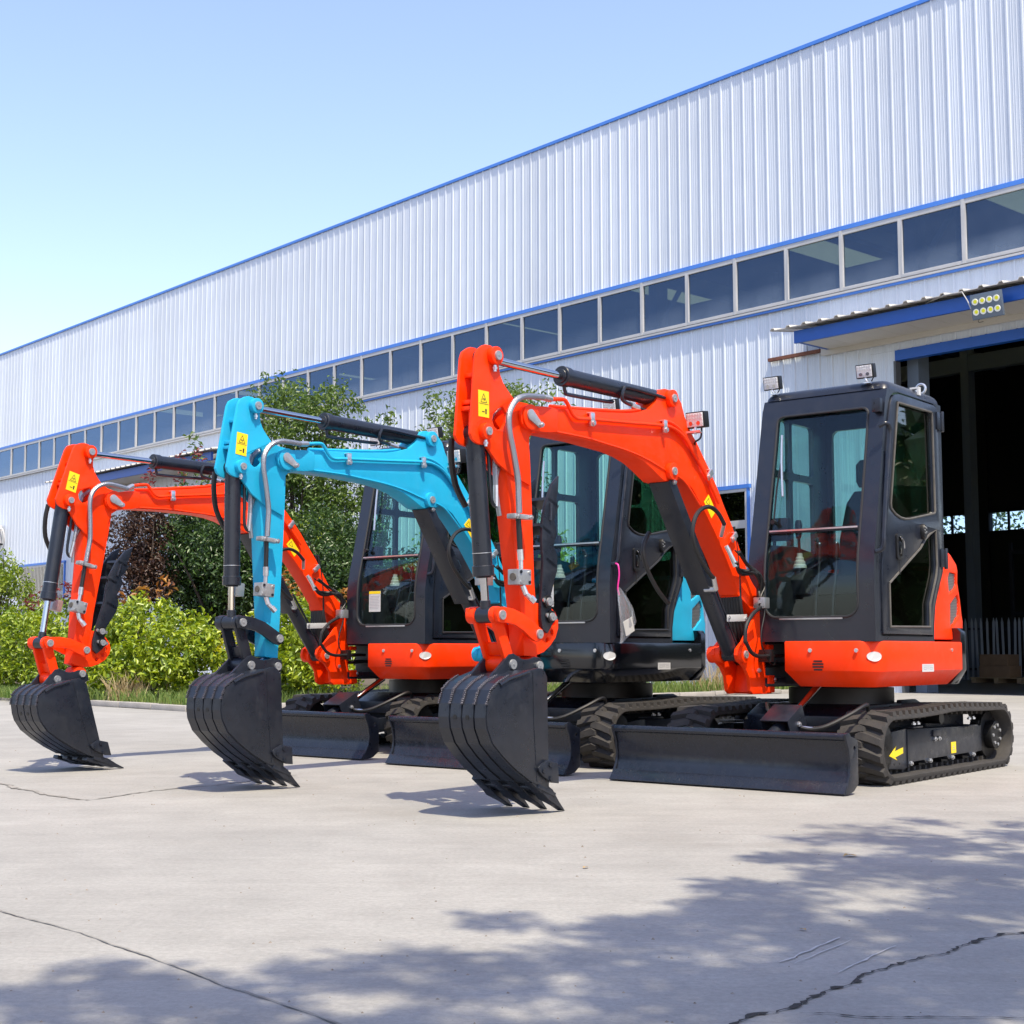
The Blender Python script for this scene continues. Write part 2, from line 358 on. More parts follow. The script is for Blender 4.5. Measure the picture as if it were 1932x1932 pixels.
def lerp_tab(tab, z):
    if z <= tab[0][0]: return tab[0][1]
    for (a, x), (b, y) in zip(tab, tab[1:]):
        if z <= b: return x+(y-x)*(z-a)/(b-a)
    return tab[-1][1]

# ------------------------------------------------------------------ ground and cracks
g = MB().add([(-900,-400,0),(900,-400,0),(900,900,0),(-900,900,0)], [(0,1,2,3)])
structure(g.build('ground', GROUND, smooth=0))
def strip(name, pts, w, m, label=None, jit=0.35, z=0.004, seed=1):
    r = random.Random(seed); P = []
    for a, b in zip(pts, pts[1:]):
        k = max(2, int(math.dist(a, b)/(0.014 if m is CRACK else 0.035)))
        for i in range(k): P.append((a[0]+(b[0]-a[0])*i/k, a[1]+(b[1]-a[1])*i/k))
    P.append(pts[-1]); mb = MB(); vs = []; n = len(P); off = 0
    for i, p in enumerate(P):
        q0, q1 = P[max(0,i-1)], P[min(n-1,i+1)]; d = Vector((q1[0]-q0[0], q1[1]-q0[1])).normalized(); nn = Vector((-d.y, d.x))
        off = off*0.72+r.uniform(-1,1)*w*jit*(2.0 if m is CRACK else 1.6)
        ww = w*(0.25+r.random()**2*1.9 if m is CRACK else 0.45+r.random())*(0.4+0.6*min(1, min(i, n-1-i)/6))
        c = Vector(p)+nn*off; vs += [(*(c+nn*ww/2), z), (*(c-nn*ww/2), z)]
    mb.add(vs, [(2*i, 2*i+1, 2*i+3, 2*i+2) for i in range(n-1)])
    return structure(mb.build(name, m, smooth=0))
strip('ground_crack', [(0.42,3.15),(0.509,3.269),(0.557,3.339),(0.602,3.352),(0.702,3.451),(0.747,3.544),(0.829,3.619),(0.879,3.715),(0.964,3.807),(1.043,3.894),(1.13,3.971),(1.186,3.988),(1.256,4.095),(1.335,4.177),(1.43,4.254),(1.498,4.286),(1.9,4.6),(2.6,5.0)], 0.011, CRACK, seed=3)
strip('ground_crack', [(0.654,3.352),(0.729,3.347),(0.776,3.316),(0.829,3.309),(0.925,3.309),(1.035,3.313),(1.148,3.304),(1.5,3.29)], 0.006, CRACK, seed=4)
strip('ground_joint', [(-6.0,12.6),(-3.177,9.003),(-2.719,8.405),(-2.353,8.049)], 0.035, JOINT, seed=5)
strip('ground_joint', [(-2.353,8.049),(-2.122,8.595),(-1.796,9.003),(-1.439,9.694)], 0.02, JOINT, seed=6)
strip('ground_joint', [(-4.2,7.6),(-1.623,4.637),(-1.471,4.484),(-1.267,4.293),(-0.959,3.931),(-0.695,3.597),(-0.495,3.389),(-0.2,3.05)], 0.0075, JOINT, seed=8)
strip('scrape_mark', [(0.708,3.887),(0.942,4.215)], 0.011, SCRAPE, 0.02, seed=9)
strip('scrape_mark', [(0.745,3.87),(0.97,4.19)], 0.005, SCRAPE, 0.02, seed=12)
strip('scrape_mark', [(0.835,3.76),(1.072,4.095)], 0.008, SCRAPE, 0.02, seed=10)
gr = MB(); r = random.Random(11)
for i in range(420):
    t = r.random()**1.5; y = 3.1+t*9; x = r.uniform(-0.42,0.42)*y; s = r.uniform(0.0015,0.0045)*(1+0.06*y)
    v = [(x+s*r.uniform(0.6,1.4)*math.cos(a), y+s*r.uniform(0.6,1.4)*math.sin(a), 0) for a in (0,1.3,2.5,3.8,5.0)]+[(x,y,s*r.uniform(0.5,1.1))]
    gr.add(v, [(0,1,5),(1,2,5),(2,3,5),(3,4,5),(4,0,5)])
structure(gr.build('ground_grit', PEBB, smooth=0), 'stuff')
def dry_leaf(x, y, s, rz, label):
    m = MB(); n = 7
    for sd in (-1, 1):
        v = [(s*(i/n-0.5), 0, 0.004+0.10*s*math.sin(PI*i/n)) for i in range(n+1)]+[(s*(i/n-0.5), sd*s*0.28*math.sin(PI*i/n), 0.004+s*0.18*math.sin(PI*i/n)*(0.6+0.4*math.sin(i))) for i in range(n+1)]
        m.add(v, [(i,i+1,n+2+i,n+1+i) for i in range(n)])
    o = m.build('fallen_leaf', DRYLEAF, smooth=60); o.location = (x,y,0.0); o.rotation_euler = (0,0,rz)
    return tag(o, label, 'leaf', 'dry leaves fallen on the concrete')
dry_leaf(1.36, 5.86, 0.07, 0.4, 'larger dry leaf lying on sunlit concrete at the right')
dry_leaf(0.86, 4.33, 0.03, 2.0, 'small curled dry leaf lying in tree shade above the scrape marks')
dry_leaf(0.28, 5.55, 0.035, 1.0, 'small dry leaf lying on open concrete below the nearest blade')

# ------------------------------------------------------------------ wall frame: local x along the wall, local y into the hall
WP = Vector((9.589, 27.01, 0)); WW = Vector((0.667, -0.745, 0)).normalized(); WN = Vector((WW.y, -WW.x, 0)); WRZ = math.atan2(WW.y, WW.x)
def wpt(s, n, z=0): return WP+WW*s+WN*n+Vector((0,0,z))     # n metres out in front of the wall

hall = thing('factory_hall', 'long pale corrugated metal factory hall with blue trim and a window strip', 'building', WP, WRZ)
S0, S1 = -63.0, 9.0
def sheet_mesh(z0, z1, pitch=0.327, ribs=3, w=None):
    pr = []
    for k in range(ribs):
        b = k*pitch
        for (dx, dy) in ((0,0),(0.016,-0.026),(0.046,-0.026),(0.062,0)): pr.append((b+dx, dy))
        for c in (0.115, 0.165, 0.235, 0.285):
            for (dx, dy) in ((-0.009,0),(-0.003,-0.006),(0.003,-0.006),(0.009,0)): pr.append((b+c+dx, dy))
    pr.append((ribs*pitch, 0))
    if w is not None: pr = [p for p in pr if p[0] <= w]+[(w, 0)]
    m = MB(); n = len(pr)
    m.add([(x,y,z0) for x,y in pr]+[(x,y,z1) for x,y in pr], [(i,i+1,n+i+1,n+i) for i in range(n-1)])
    return m.mesh('cladding_sheet', CLAD, smooth=0)
SW = 0.981
up_me = sheet_mesh(9.84, 14.12); lo_me = sheet_mesh(0.0, 8.40); ab_me = sheet_mesh(6.98, 8.40)
ox = -5.11 - 0.03 - SW*60
k = 0
while ox+SW*k < S1:
    x = ox+SW*k
    if x >= S0-SW:
        o = link('cladding_sheet', up_me, hall); o.location = (x, 0, 0)
        if x+SW <= -2.56: o = link('cladding_sheet', lo_me, hall); o.location = (x, 0, 0)
        else:
            o = link('cladding_sheet', ab_me, hall); o.location = (x, 0, 0)
            if x < -2.56: o = link('cladding_sheet', sheet_mesh(0,6.978,w=-2.56-x), hall); o.location = (x, 0, 0)
    k += 1
MB().box(S0,S1,-0.05,0.02,14.09,14.17).build('eave_trim', BLUET, hall)
MB().box(S0,S1,-0.06,-0.001,9.765,9.86).build('window_head_trim', BLUET, hall)
m = MB(); m.prism([(-0.115,8.375),(-0.115,8.42),(0.0,8.455),(0.0,8.375)], S0, S1, mp=lambda p,t: (t,p[0],p[1])); m.build('window_sill', ALU, hall)
MB().box(-22,S1,-0.09,-0.034,8.325,8.374).build('sill_flashing', BLUET, hall)
# windows
wf = MB(); wf.prism(rrect(0,1.447,8.455,9.765,0), -0.05, 0.02, mp=lambda p,t: (p[0],t,p[1]), holes=[rrect(0.05,1.397,8.53,9.665,0)])
wf_me = wf.mesh('window', ALU, bevel=0.004, smooth=30)
wp_me = MB().box(0.045,1.402,-0.012,-0.004,8.525,9.67).mesh('pane', GLASS_B, smooth=0)
for k in range(-7, 43):
    o = link('window', wf_me, hall); o.location = (-0.92-1.447*k-1.447, 0, 0)
    q = link('pane', wp_me, o)
    if k % 2 == 1:
        MB().box(-0.035,0.035,-0.062,-0.051,8.458,9.762).build('mullion_cover', ALU, o)
# shell of the hall
rfm = MB(); sk_s = [-58+7.2*i for i in range(10)]; prev = S0
for a_ in sk_s:
    rfm.box(prev,a_,0.06,40,14.10,14.155); rfm.box(a_,a_+1.5,0.06,8,14.10,14.155); rfm.box(a_,a_+1.5,16,40,14.10,14.155); prev = a_+1.5
rfm.box(prev,S1,0.06,40,14.10,14.155); rfm.build('roof', HALLD, hall, smooth=0)
skm, nt_, n_, l_, p_ = _m('skylight sheet'); tl_ = n_.new('ShaderNodeBsdfTranslucent'); tl_.inputs[0].default_value = (0.62,0.58,0.36,1); l_.new(tl_.outputs[0], n_['Material Output'].inputs[0])
for a_ in sk_s: MB().box(a_+.002,a_+1.498,8.002,15.998,14.12,14.13).build('skylight', skm, hall, smooth=0)
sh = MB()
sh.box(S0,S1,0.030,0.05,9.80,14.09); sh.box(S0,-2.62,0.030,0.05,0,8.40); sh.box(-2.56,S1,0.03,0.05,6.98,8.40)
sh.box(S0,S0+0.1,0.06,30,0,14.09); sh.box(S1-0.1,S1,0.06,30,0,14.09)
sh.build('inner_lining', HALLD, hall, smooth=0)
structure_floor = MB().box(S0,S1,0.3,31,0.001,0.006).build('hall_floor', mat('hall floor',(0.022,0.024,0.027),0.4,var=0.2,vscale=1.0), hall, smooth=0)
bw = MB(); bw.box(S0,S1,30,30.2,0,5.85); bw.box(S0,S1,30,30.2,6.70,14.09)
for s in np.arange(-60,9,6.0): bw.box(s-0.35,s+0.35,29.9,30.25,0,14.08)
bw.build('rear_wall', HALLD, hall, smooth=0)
rb_ = MB(); rb_.prism(rrect(0,.879,5.851,6.699,0), 30.0, 30.1, mp=lambda p,t: (p[0],t,p[1]), holes=[rrect(.04,.84,5.90,6.66,0)]); rbm = rb_.mesh('rear_window', HALLS, smooth=0)
rbp = MB().box(.035,.845,30.04,30.05,5.895,6.665).mesh('pane', GLASS_R2, smooth=0)
for i in range(36):
    o = link('rear_window', rbm, hall); o.location = (-30.0+.88*i,0,0); link('pane', rbp, o)
fr = MB()
for s in np.arange(-60,9,7.2):
    for y in (0.55, 14.8):
        fr.box(s-0.13,s+0.13,y-0.2,y+0.2,0,14.1)
    fr.box(s-0.12,s+0.12,0.35,30,12.6,13.1)
    fr.cyl((s,0.5,8.6),(s+1.3,0.5,10.2),0.06,n=8)
fr.box(S0,S1,14.65,14.95,9.5,10.0); fr.box(S0,S1,0.6,0.9,10.6,11.0)
fr.build('portal_frames', mat('frame steel',(0.10,0.13,0.17),0.6), hall, smooth=0)
# hall doorway
MB().box(-2.56,S1,-0.045,0.12,6.76,6.97).build('door_lintel', BLUEB, hall)
MB().box(-2.60,-2.55,-0.04,0.14,0,6.755).build('door_jamb', mat('jamb steel',(0.08,0.085,0.09),0.5), hall)
# near canopy
cano = MB().box(-4.22,S1,-1.2,-1.13,7.22,7.48).build('canopy', BLUEB, hall, label='blue steel canopy above the open hall doorway')
cs = MB(); xs = []; x = -4.67
while x < S1:
    xs += [(x,0),(x+0.03,0.045),(x+0.09,0.045),(x+0.12,0)]; x += 0.40
n = len(xs)
cs.add([(a,-1.42,7.53+b) for a,b in xs]+[(a,-0.034,7.72+b) for a,b in xs]+[(a,-1.42,7.515+b) for a,b in xs]+[(a,-0.034,7.705+b) for a,b in xs],
  [(i,i+1,n+i+1,n+i) for i in range(n-1)]+[(2*n+i+1,2*n+i,3*n+i,3*n+i+1) for i in range(n-1)]+[(i+1,i,2*n+i,2*n+i+1) for i in range(n-1)])
cs.build('canopy_sheet', CLADW, cano, smooth=0)
MB().box(-4.20,-4.12,-1.125,-0.036,7.24,7.46).build('canopy_side_beam', BLUEB, cano)
MB().box(-4.34,S1,-0.11,-0.034,7.13,7.285).build('canopy_wall_flashing', CLADW, cano)
for i in range(22):
    x = -4.1+0.6*i
    MB().box(x,x+0.59,-1.128,-0.112,7.235,7.25).build('soffit_panel', CLADW, cano, bevel=0.006, seg=1)
MB().box(-5.75,-4.36,-0.12,-0.034,7.215,7.285).build('rusty_rail', RUST, hall)
# far canopy
can2 = MB().box(-39.86,-28.0,-1.2,-1.12,7.15,7.44).build('canopy', BLUEB, hall, label='smaller blue canopy at the far left behind the trees')
cs = MB(); xs = []; x = -40.5
while x < -27.6:
    xs += [(x,0),(x+0.03,0.045),(x+0.09,0.045),(x+0.12,0)]; x += 0.40
n = len(xs)
cs.add([(a,-1.42,7.48+b) for a,b in xs]+[(a,-0.034,7.67+b) for a,b in xs]+[(a,-1.42,7.465+b) for a,b in xs]+[(a,-0.034,7.655+b) for a,b in xs],
  [(i,i+1,n+i+1,n+i) for i in range(n-1)]+[(2*n+i+1,2*n+i,3*n+i,3*n+i+1) for i in range(n-1)]+[(i+1,i,2*n+i,2*n+i+1) for i in range(n-1)])
cs.build('canopy_sheet', CLADW, can2, smooth=0)
MB().box(-39.8,-28.1,-1.118,-0.035,7.16,7.18).build('canopy_soffit', CLADW, can2)
# lower windows
def low_window(x0, x1, z0, z1, rail, bars=False):
    f = MB(); f.prism(rrect(x0,x1,z0,z1,0), -0.10, -0.034, holes=[rrect(x0+0.06,x1-0.06,rail+0.09,z1-0.07,0), rrect(x0+0.06,x1-0.06,z0+0.06,rail-0.09,0)], mp=lambda p,t: (p[0],t,p[1]))
    w = f.build('window', ALU, hall, bevel=0.005)
    MB().box(x0+0.05,x1-0.05,-0.06,-0.05,z0+0.05,z1-0.06).build('pane', GLASS_L, w, smooth=0)
    MB().box(x0-0.03,x1+0.08,-0.115,-0.034,z1+0.002,z1+0.09).build('head_trim', BLUET, w)
    MB().box(x1+0.001,x1+0.045,-0.105,-0.034,z0,z1).build('side_trim', BLUET, w)
    MB().box(x0+0.04,x1-0.04,-0.045,-0.036,z0+0.04,z1-0.05).build('backing', HALLD, w, smooth=0)
    if bars:
        b = MB(); x = x0+0.1
        while x < x1-0.05: b.cyl((x,-0.13,z0+0.05),(x,-0.13,z1-0.05),0.012,n=6); x += 0.14
        b.build('security_bars', ALU, w)
low_window(-8.4,-6.42,2.0,4.46,3.66)
low_window(-45.8,-41.45,2.6,4.42,3.2,True)
# far left air conditioner on the wall
ac = thing('air_conditioner', 'white air conditioning unit mounted on the wall at the left edge', 'air conditioner', wpt(-48.2,0.05,5.5), WRZ)
MB().box(-0.45,0.45,-0.42,-0.06,0.05,0.85).build('casing', WHITE, ac, bevel=0.02)
MB().cyl((0.1,-0.425,0.45),(0.1,-0.44,0.45),0.3,n=20).build('fan_grille', GREY_INK, ac)
MB().tube([(0.46,-0.2,0.7),(0.72,-0.15,0.62),(0.8,-0.1,0.2),(0.62,-0.1,-0.2),(0.3,-0.1,-0.3)],0.035).build('pipe', WHITE, ac)
MB().box(-0.42,-0.36,-0.4,0.0,-0.02,0.05).box(0.36,0.42,-0.4,0.0,-0.02,0.05).build('bracket', BLACK, ac)
# floodlight on the canopy
fl = thing('floodlight', 'square eight lamp floodlight hanging on the blue canopy edge', 'floodlight', wpt(0.33,1.46,7.16), WRZ)
b = MB().box(-0.31,0.31,-0.02,0.05,-0.235,0.235).build('housing', LAMPG, fl, bevel=0.012)
fl.rotation_euler = (math.radians(10),0,WRZ)
for i in range(4):
    for j in range(2):
        x = -0.215+0.143*i; z = 0.095-0.19*j
        q = MB().cyl((x,-0.021,z),(x,-0.032,z),0.062,0.06,n=20).build('lamp_cup', LEDR, fl)
        MB().cyl((x+0.008,-0.0325,z+0.004),(x+0.008,-0.036,z+0.004),0.036,n=14).build('led_chip', LEDY, q)
MB().tube([(-0.32,0.0,-0.02),(-0.40,0.05,0.15),(-0.52,0.1,0.34),(-0.9,0.12,0.35),(-1.5,0.45,0.30)],0.012,sub=1).build('bracket_arm', ALU, fl)
MB().tube([(-0.2,0.02,-0.235),(-0.22,0.03,-0.28),(-0.15,0.08,-0.28)],0.006).build('cable', BLACK, fl)

# ------------------------------------------------------------------ things inside the hall
pal = thing('palisade_fence', 'row of pale steel pickets standing inside the dark hall', 'fence', wpt(-7.5,-10.7), WRZ)
pm = MB(); pm.prism([(-0.03,0.06),(0.03,0.06),(0.03,1.62),(0,1.75),(-0.03,1.62)], -0.012, 0.012); pme = pm.mesh('picket', PALIS, smooth=0)
for i in range(46):
    q = link('picket', pme, pal); q.location = (-1.2+0.155*i, 0, 0); q.rotation_euler = (0, rnd.uniform(-0.03,0.03), 0)
for z in (0.35, 1.45): MB().box(-1.4,6.1,0.02,0.06,z-0.03,z+0.03).build('rail', HALLS, pal)
for x in (-1.3,1.9,4.2): MB().box(x-0.06,x+0.06,0.065,0.17,0,2.0).build('post', HALLS, pal)
pt = thing('wooden_pallet', 'timber pallet on the hall floor in front of the pickets', 'pallet', wpt(-5.9,-9.9), WRZ)
for i in range(5): MB().box(-0.75,0.75,-0.5+0.22*i,-0.36+0.22*i,0.13,0.15).build('board', WOOD, pt)
for x in (-0.65,0,0.65): MB().box(x-0.06,x+0.06,-0.5,0.52,0.0,0.128).build('bearer', WOOD, pt)
for (x, z, w, h, lab) in ((-0.15,0.152,0.44,0.30,'lower cardboard box on the pallet inside the hall'),(-0.17,0.455,0.40,0.30,'upper cardboard box stacked on another inside the hall')):
    o = MB().box(-w,w,-0.3,0.3,0,h).build('cardboard_box', CARD, bevel=0.01); o.location = wpt(-5.9,-9.9)+WW*x+Vector((0,0,z)); o.rotation_euler = (0,0,WRZ)
    tag(o, lab, 'box', 'boxes on the pallet')
rk = thing('storage_rack', 'dark blue steel rack standing deep inside the hall', 'rack', wpt(-6,-16), WRZ)
m = MB()
for x in (-3,0,3,6):
    for y in (0,1): m.box(x-0.05,x+0.05,y-0.05,y+0.05,0,4.2)
m.build('uprights', HALLS, rk)
for z in (2.0,3.9): MB().box(-3,6,-0.04,0.04,z-0.06,z+0.06).build('beam', HALLS, rk)
yp = tag(MB().cyl((0,0,0),(0,0,7.5),0.09,n=10).build('yellow_pipe', mat('faded yellow paint',(0.22,0.17,0.03),0.5)), 'dull yellow vertical pipe inside the dark hall', 'pipe'); yp.location = wpt(-5.6,-13)

# ------------------------------------------------------------------ planting bed with kerb, soil, grass
bed = MB(); bx0, bx1, by0, by1 = -70, -4.1, 0.1, 15.1
def wquad(mb, s0, s1, n0, n1, z0, z1):
    c = [wpt(s0,n0),wpt(s1,n0),wpt(s1,n1),wpt(s0,n1)]
    mb.add([tuple(p+Vector((0,0,z0))) for p in c]+[tuple(p+Vector((0,0,z1))) for p in c], [(0,1,2,3),(7,6,5,4),(0,4,5,1),(1,5,6,2),(2,6,7,3),(3,7,4,0)])
wquad(bed, bx0, bx1, by0, by1, 0.002, 0.06); structure(bed.build('planting_bed', SOIL, smooth=0))
kr = bpy.data.objects.new('kerb', None)
km = MB(); km.box(0,0.985,-0.07,0.07,0.0,0.08); kme = km.mesh('kerb_stone', KERB, bevel=0.012)
kroot = structure(MB().box(-0.4,-0.02,-0.05,0.05,0.0,0.02).build('kerb', KERB)); kroot.location = wpt(bx1,by1+0.07); kroot.rotation_euler = (0,0,WRZ)
for i in range(40):
    q = link('kerb_stone', kme, kroot); q.location = (-1.0*(i+1), 0, rnd.uniform(-0.012,0.008))
for i in range(14):
    q = link('kerb_stone', kme, kroot); q.location = (0.07, 1.0*i, rnd.uniform(-0.012,0.008)); q.rotation_euler = (0,0,PI/2)

class Leaves:
    def __init__(s, seed): s.rng = np.random.default_rng(seed); s.P = []; s.T = []; s.S = []; s.U = []
    def cluster(s, c, r, n, size, tone=(0,1), up=0.35, sq=(1,1,1)):
        g = s.rng.normal(size=(n,3)); g /= np.linalg.norm(g,axis=1)[:,None]+1e-9
        rad = s.rng.random(n)**0.45
        s.P.append(np.array(c)+g*rad[:,None]*r*np.array(sq)); s.T.append(s.rng.uniform(tone[0],tone[1],n)); s.S.append(size*s.rng.uniform(0.6,1.25,n))
        s.U.append(g*0.9+np.array([0,0,up])+s.rng.normal(size=(n,3))*0.55)
    def mesh(s, name, mats, aspect=0.45, fold=0.18):
        P = np.concatenate(s.P); T = np.concatenate(s.T); S = np.concatenate(s.S); U = np.concatenate(s.U); n = len(P)
        nrm = U/np.linalg.norm(U,axis=1)[:,None]
        a = s.rng.normal(size=(n,3)); a -= nrm*np.sum(a*nrm,axis=1)[:,None]; a /= np.linalg.norm(a,axis=1)[:,None]
        b = np.cross(nrm,a); S = S[:,None]
        v0 = P; v1 = P+a*S*0.5+b*S*aspect*0.5+nrm*S*fold; v2 = P+a*S-nrm*S*0.10; v3 = P+a*S*0.5-b*S*aspect*0.5+nrm*S*fold
        co = np.stack([v0,v1,v2,v3],axis=1).reshape(-1,3)
        base = np.arange(n)*4
        fc = np.stack([np.stack([base,base+1,base+2],1),np.stack([base,base+2,base+3],1)],1).reshape(-1)
        me = bpy.data.meshes.new(name); me.vertices.add(4*n); me.vertices.foreach_set('co', co.astype(np.float32).ravel())
        me.loops.add(6*n); me.loops.foreach_set('vertex_index', fc.astype(np.int32)); me.polygons.add(2*n)
        me.polygons.foreach_set('loop_start', np.arange(0,6*n,3,dtype=np.int32)); me.polygons.foreach_set('loop_total', np.full(2*n,3,dtype=np.int32))
        at = me.attributes.new('tone','FLOAT','POINT'); at.data.foreach_set('value', np.repeat(T,4).astype(np.float32))
        me.materials.append(mats); me.update(); me.validate(); return me

def blob_crown(L, blobs, nclus, nleaf, size, rr, tone=(0,1), shell=0.5):
    tw = []
    tot = sum(b[3]*b[4]*b[5] for b in blobs)
    for (x,y,z,rx,ry,rz) in blobs:
        k = max(3,int(nclus*rx*ry*rz/tot))
        for i in range(k):
            d = L.rng.normal(size=3); d /= np.linalg.norm(d); t = shell+(1-shell)*L.rng.random()
            c = np.array([x+d[0]*rx*t, y+d[1]*ry*t, z+d[2]*rz*t])
            tt = L.rng.uniform(-0.18,0.18)
            L.cluster(c, rr*L.rng.uniform(0.6,1.3), int(nleaf*L.rng.uniform(0.6,1.4)), size, (max(0,tone[0]+tt),min(1,tone[1]+tt)))
            tw.append(c)
    return tw

def plant(name, label, cat, s, n, blobs, lm, nclus, nleaf, size, rr, seed, trunk=None, group=None, tips=None, tipmat=None, shell=0.5, tone=(0,1), aspect=0.45):
    base = wpt(s, n, 0.03); t = thing(name, label, cat, base, WRZ, group)
    L = Leaves(seed); tw = blob_crown(L, blobs, nclus, nleaf, size, rr, tone, shell)
    link('crown', L.mesh('crown', lm, aspect), t)
    m = MB(); r = random.Random(seed)
    th, tr = trunk or (0.35, 0.03)
    m.tube([(0,0,-0.03),(r.uniform(-.03,.03),r.uniform(-.03,.03),th*0.5),(r.uniform(-.06,.06),r.uniform(-.06,.06),th)], tr, n=8, r1=tr*0.7)
    for c in tw[::max(1,len(tw)//26)]:
        a = Vector((0,0,th*r.uniform(0.55,1.0))); c = Vector(c); mid = a.lerp(c,0.5)+Vector((r.uniform(-.1,.1),r.uniform(-.1,.1),0.12))
        m.tube([a,mid,c], tr*0.45, n=5, sub=3, r1=0.004)
    m.build('trunk', BARK, t)
    if tips:
        L2 = Leaves(seed+50)
        for (x,y,z,h,q) in tips:
            for i in range(q): L2.cluster((x+r.uniform(-.10,.10),y+r.uniform(-.1,.1),z+h*i/q),0.06,5,size*1.25,(0,1),up=0.9)
        structure(link('young_shoots', L2.mesh('young_shoots', tipmat, 0.32), t), 'stuff')
    return t
# local y points into the hall (away from the yard)
plant('hedge_shrub','rounded bright green hedge shrub behind the bucket of the far excavator','shrub',-7.7,14.0,[(0,0.1,0.95,1.55,0.9,0.72),(-0.9,0.2,0.75,0.8,0.8,0.6),(0.9,0.1,0.65,0.85,0.8,0.55),(0.1,-0.3,0.45,1.3,0.6,0.4)],LEAF_BRIGHT,430,22,0.115,0.16,21,tips=[(-1.0,0,1.55,0.22,3),(-0.2,0,1.7,0.25,3),(0.45,0.1,1.75,0.28,4)],tipmat=LEAF_TIP,shell=0.62)
plant('hedge_shrub','wide green hedge shrub with red shoots at the far left','shrub',-11.3,14.0,[(0,0.1,1.0,1.5,1.0,0.8),(-1.7,0.1,0.9,1.2,1.0,0.75),(-3.0,0.2,0.8,1.1,0.9,0.7),(1.4,0.2,0.8,0.9,0.9,0.6),(-1,-0.3,0.45,2.4,0.6,0.4)],LEAF_BRIGHT,620,22,0.11,0.17,22,tips=[(0.2,0.2,1.75,0.3,9),(0.6,0.3,1.7,0.3,9),(-0.5,0.2,1.75,0.3,8),(1.0,0.2,1.6,0.3,8),(-1.3,0.2,1.6,0.3,6),(0.9,0.5,1.8,0.4,8)],tipmat=LEAF_RED,shell=0.6,tone=(0,0.8))
plant('hedge_shrub','small yellow leaved shrub between the round hedge and the blue arm','shrub',-7.15,12.6,[(0,0,0.75,0.42,0.42,0.5)],LEAF_YEL,60,24,0.085,0.14,23,shell=0.5)
plant('hedge_shrub','bright hedge shrub with orange shoots behind the far excavator boom','shrub',-5.4,12.6,[(0,0,1.0,0.95,0.8,0.75),(0.6,0,0.7,0.7,0.7,0.6),(-0.3,-0.2,0.5,0.9,0.6,0.45)],LEAF_BRIGHT,320,22,0.11,0.17,24,tips=[(-0.35,-0.3,1.75,0.35,7),(0.05,-0.3,1.7,0.45,8),(0.35,-0.2,1.6,0.3,6),(1.2,0,1.45,0.3,6),(0.7,0,1.6,0.3,6)],tipmat=LEAF_TIP,shell=0.6)
plant('hedge_shrub','low green hedge shrub partly hidden under the far excavator','shrub',-4.9,9.8,[(0,0,0.75,0.8,1.3,0.6),(-0.5,1.2,0.8,0.8,1.3,0.7)],LEAF_MID,120,24,0.10,0.17,25,shell=0.55)
plant('young_tree','yellow green young tree cut by the left edge of the picture','tree',-17.3,12.6,[(0,0,2.0,0.8,0.8,0.75),(0.3,0,2.5,0.5,0.6,0.45),(-0.8,0,2.3,0.9,0.8,0.8)],LEAF_BRIGHT,260,26,0.09,0.2,26,trunk=(1.3,0.06),shell=0.4,tone=(0,0.6))
plant('plum_tree','purple leaved tree standing left of the dark green tree','tree',-13.3,11.2,[(-.2,0,3.0,0.75,0.7,0.9),(0.0,0,2.2,0.7,0.7,0.7),(0.0,0,3.7,0.5,0.5,0.5)],LEAF_PURP,240,28,0.10,0.2,27,trunk=(1.6,0.06),shell=0.35,tips=[(0.2,0,4.1,0.5,8),(1.0,0.3,4.2,0.7,9),(1.6,0.4,4.4,0.5,8)],tipmat=LEAF_RED)
plant('broadleaf_tree','dark green tree with dense crown behind the far excavator','tree',-12.6,9.8,[(0.2,0,2.9,1.5,1.2,1.2),(-1.3,0,2.8,1.3,1.1,1.15),(0.9,0,2.2,1.0,0.9,0.9),(-0.3,0,1.8,1.3,1.0,0.7),(-1.2,0,3.8,0.8,0.7,0.6)],LEAF_DARK,760,30,0.115,0.24,28,trunk=(1.2,0.10),shell=0.35,tips=[(-1.6,0,4.4,0.6,8),(-1.2,0,4.6,1.0,12),(-0.6,0,4.3,0.7,9)],tipmat=LEAF_MID)
plant('broadleaf_tree','tall leafy tree rising behind the blue arm','tree',-13.2,7.4,[(0,0,5.7,1.5,1.2,0.9),(-0.7,0,6.4,0.9,0.9,0.7),(0.9,0,6.2,1.0,0.9,0.6),(0.3,0,4.6,1.6,1.2,1.0),(1.0,0,3.4,1.4,1.2,1.1),(-1.0,0,4.7,0.9,0.9,0.7),(-0.2,0,3.0,1.5,1.2,1.0)],LEAF_MID,640,26,0.125,0.27,29,trunk=(2.6,0.11),shell=0.35,tone=(0,0.9))
plant('broadleaf_tree','dark shrubby tree behind the cab of the far excavator','tree',-8.8,9.0,[(0,0,2.3,1.2,1.2,1.2),(-0.8,0,1.7,1.1,1.1,1.0),(0.9,0,1.8,1.0,1.1,1.0),(-1.4,0,2.9,0.9,0.8,0.8)],LEAF_DARK,560,30,0.11,0.22,30,trunk=(1.1,0.08),shell=0.35)
plant('slender_tree','slender light green tree behind the nearest excavator arm','tree',-8.9,5.6,[(0,0,5.4,1.5,1.1,0.8),(-1.4,0,5.5,0.7,0.8,0.9),(1.2,0,5.7,0.9,0.8,0.55),(0.1,0,6.2,1.0,0.8,0.35),(-1.3,0,4.4,0.9,0.8,0.9),(0.4,0,4.2,1.3,1.0,1.0)],LEAF_MID,420,26,0.125,0.24,31,trunk=(2.8,0.09),shell=0.35,tone=(0.3,1.2),aspect=0.3)
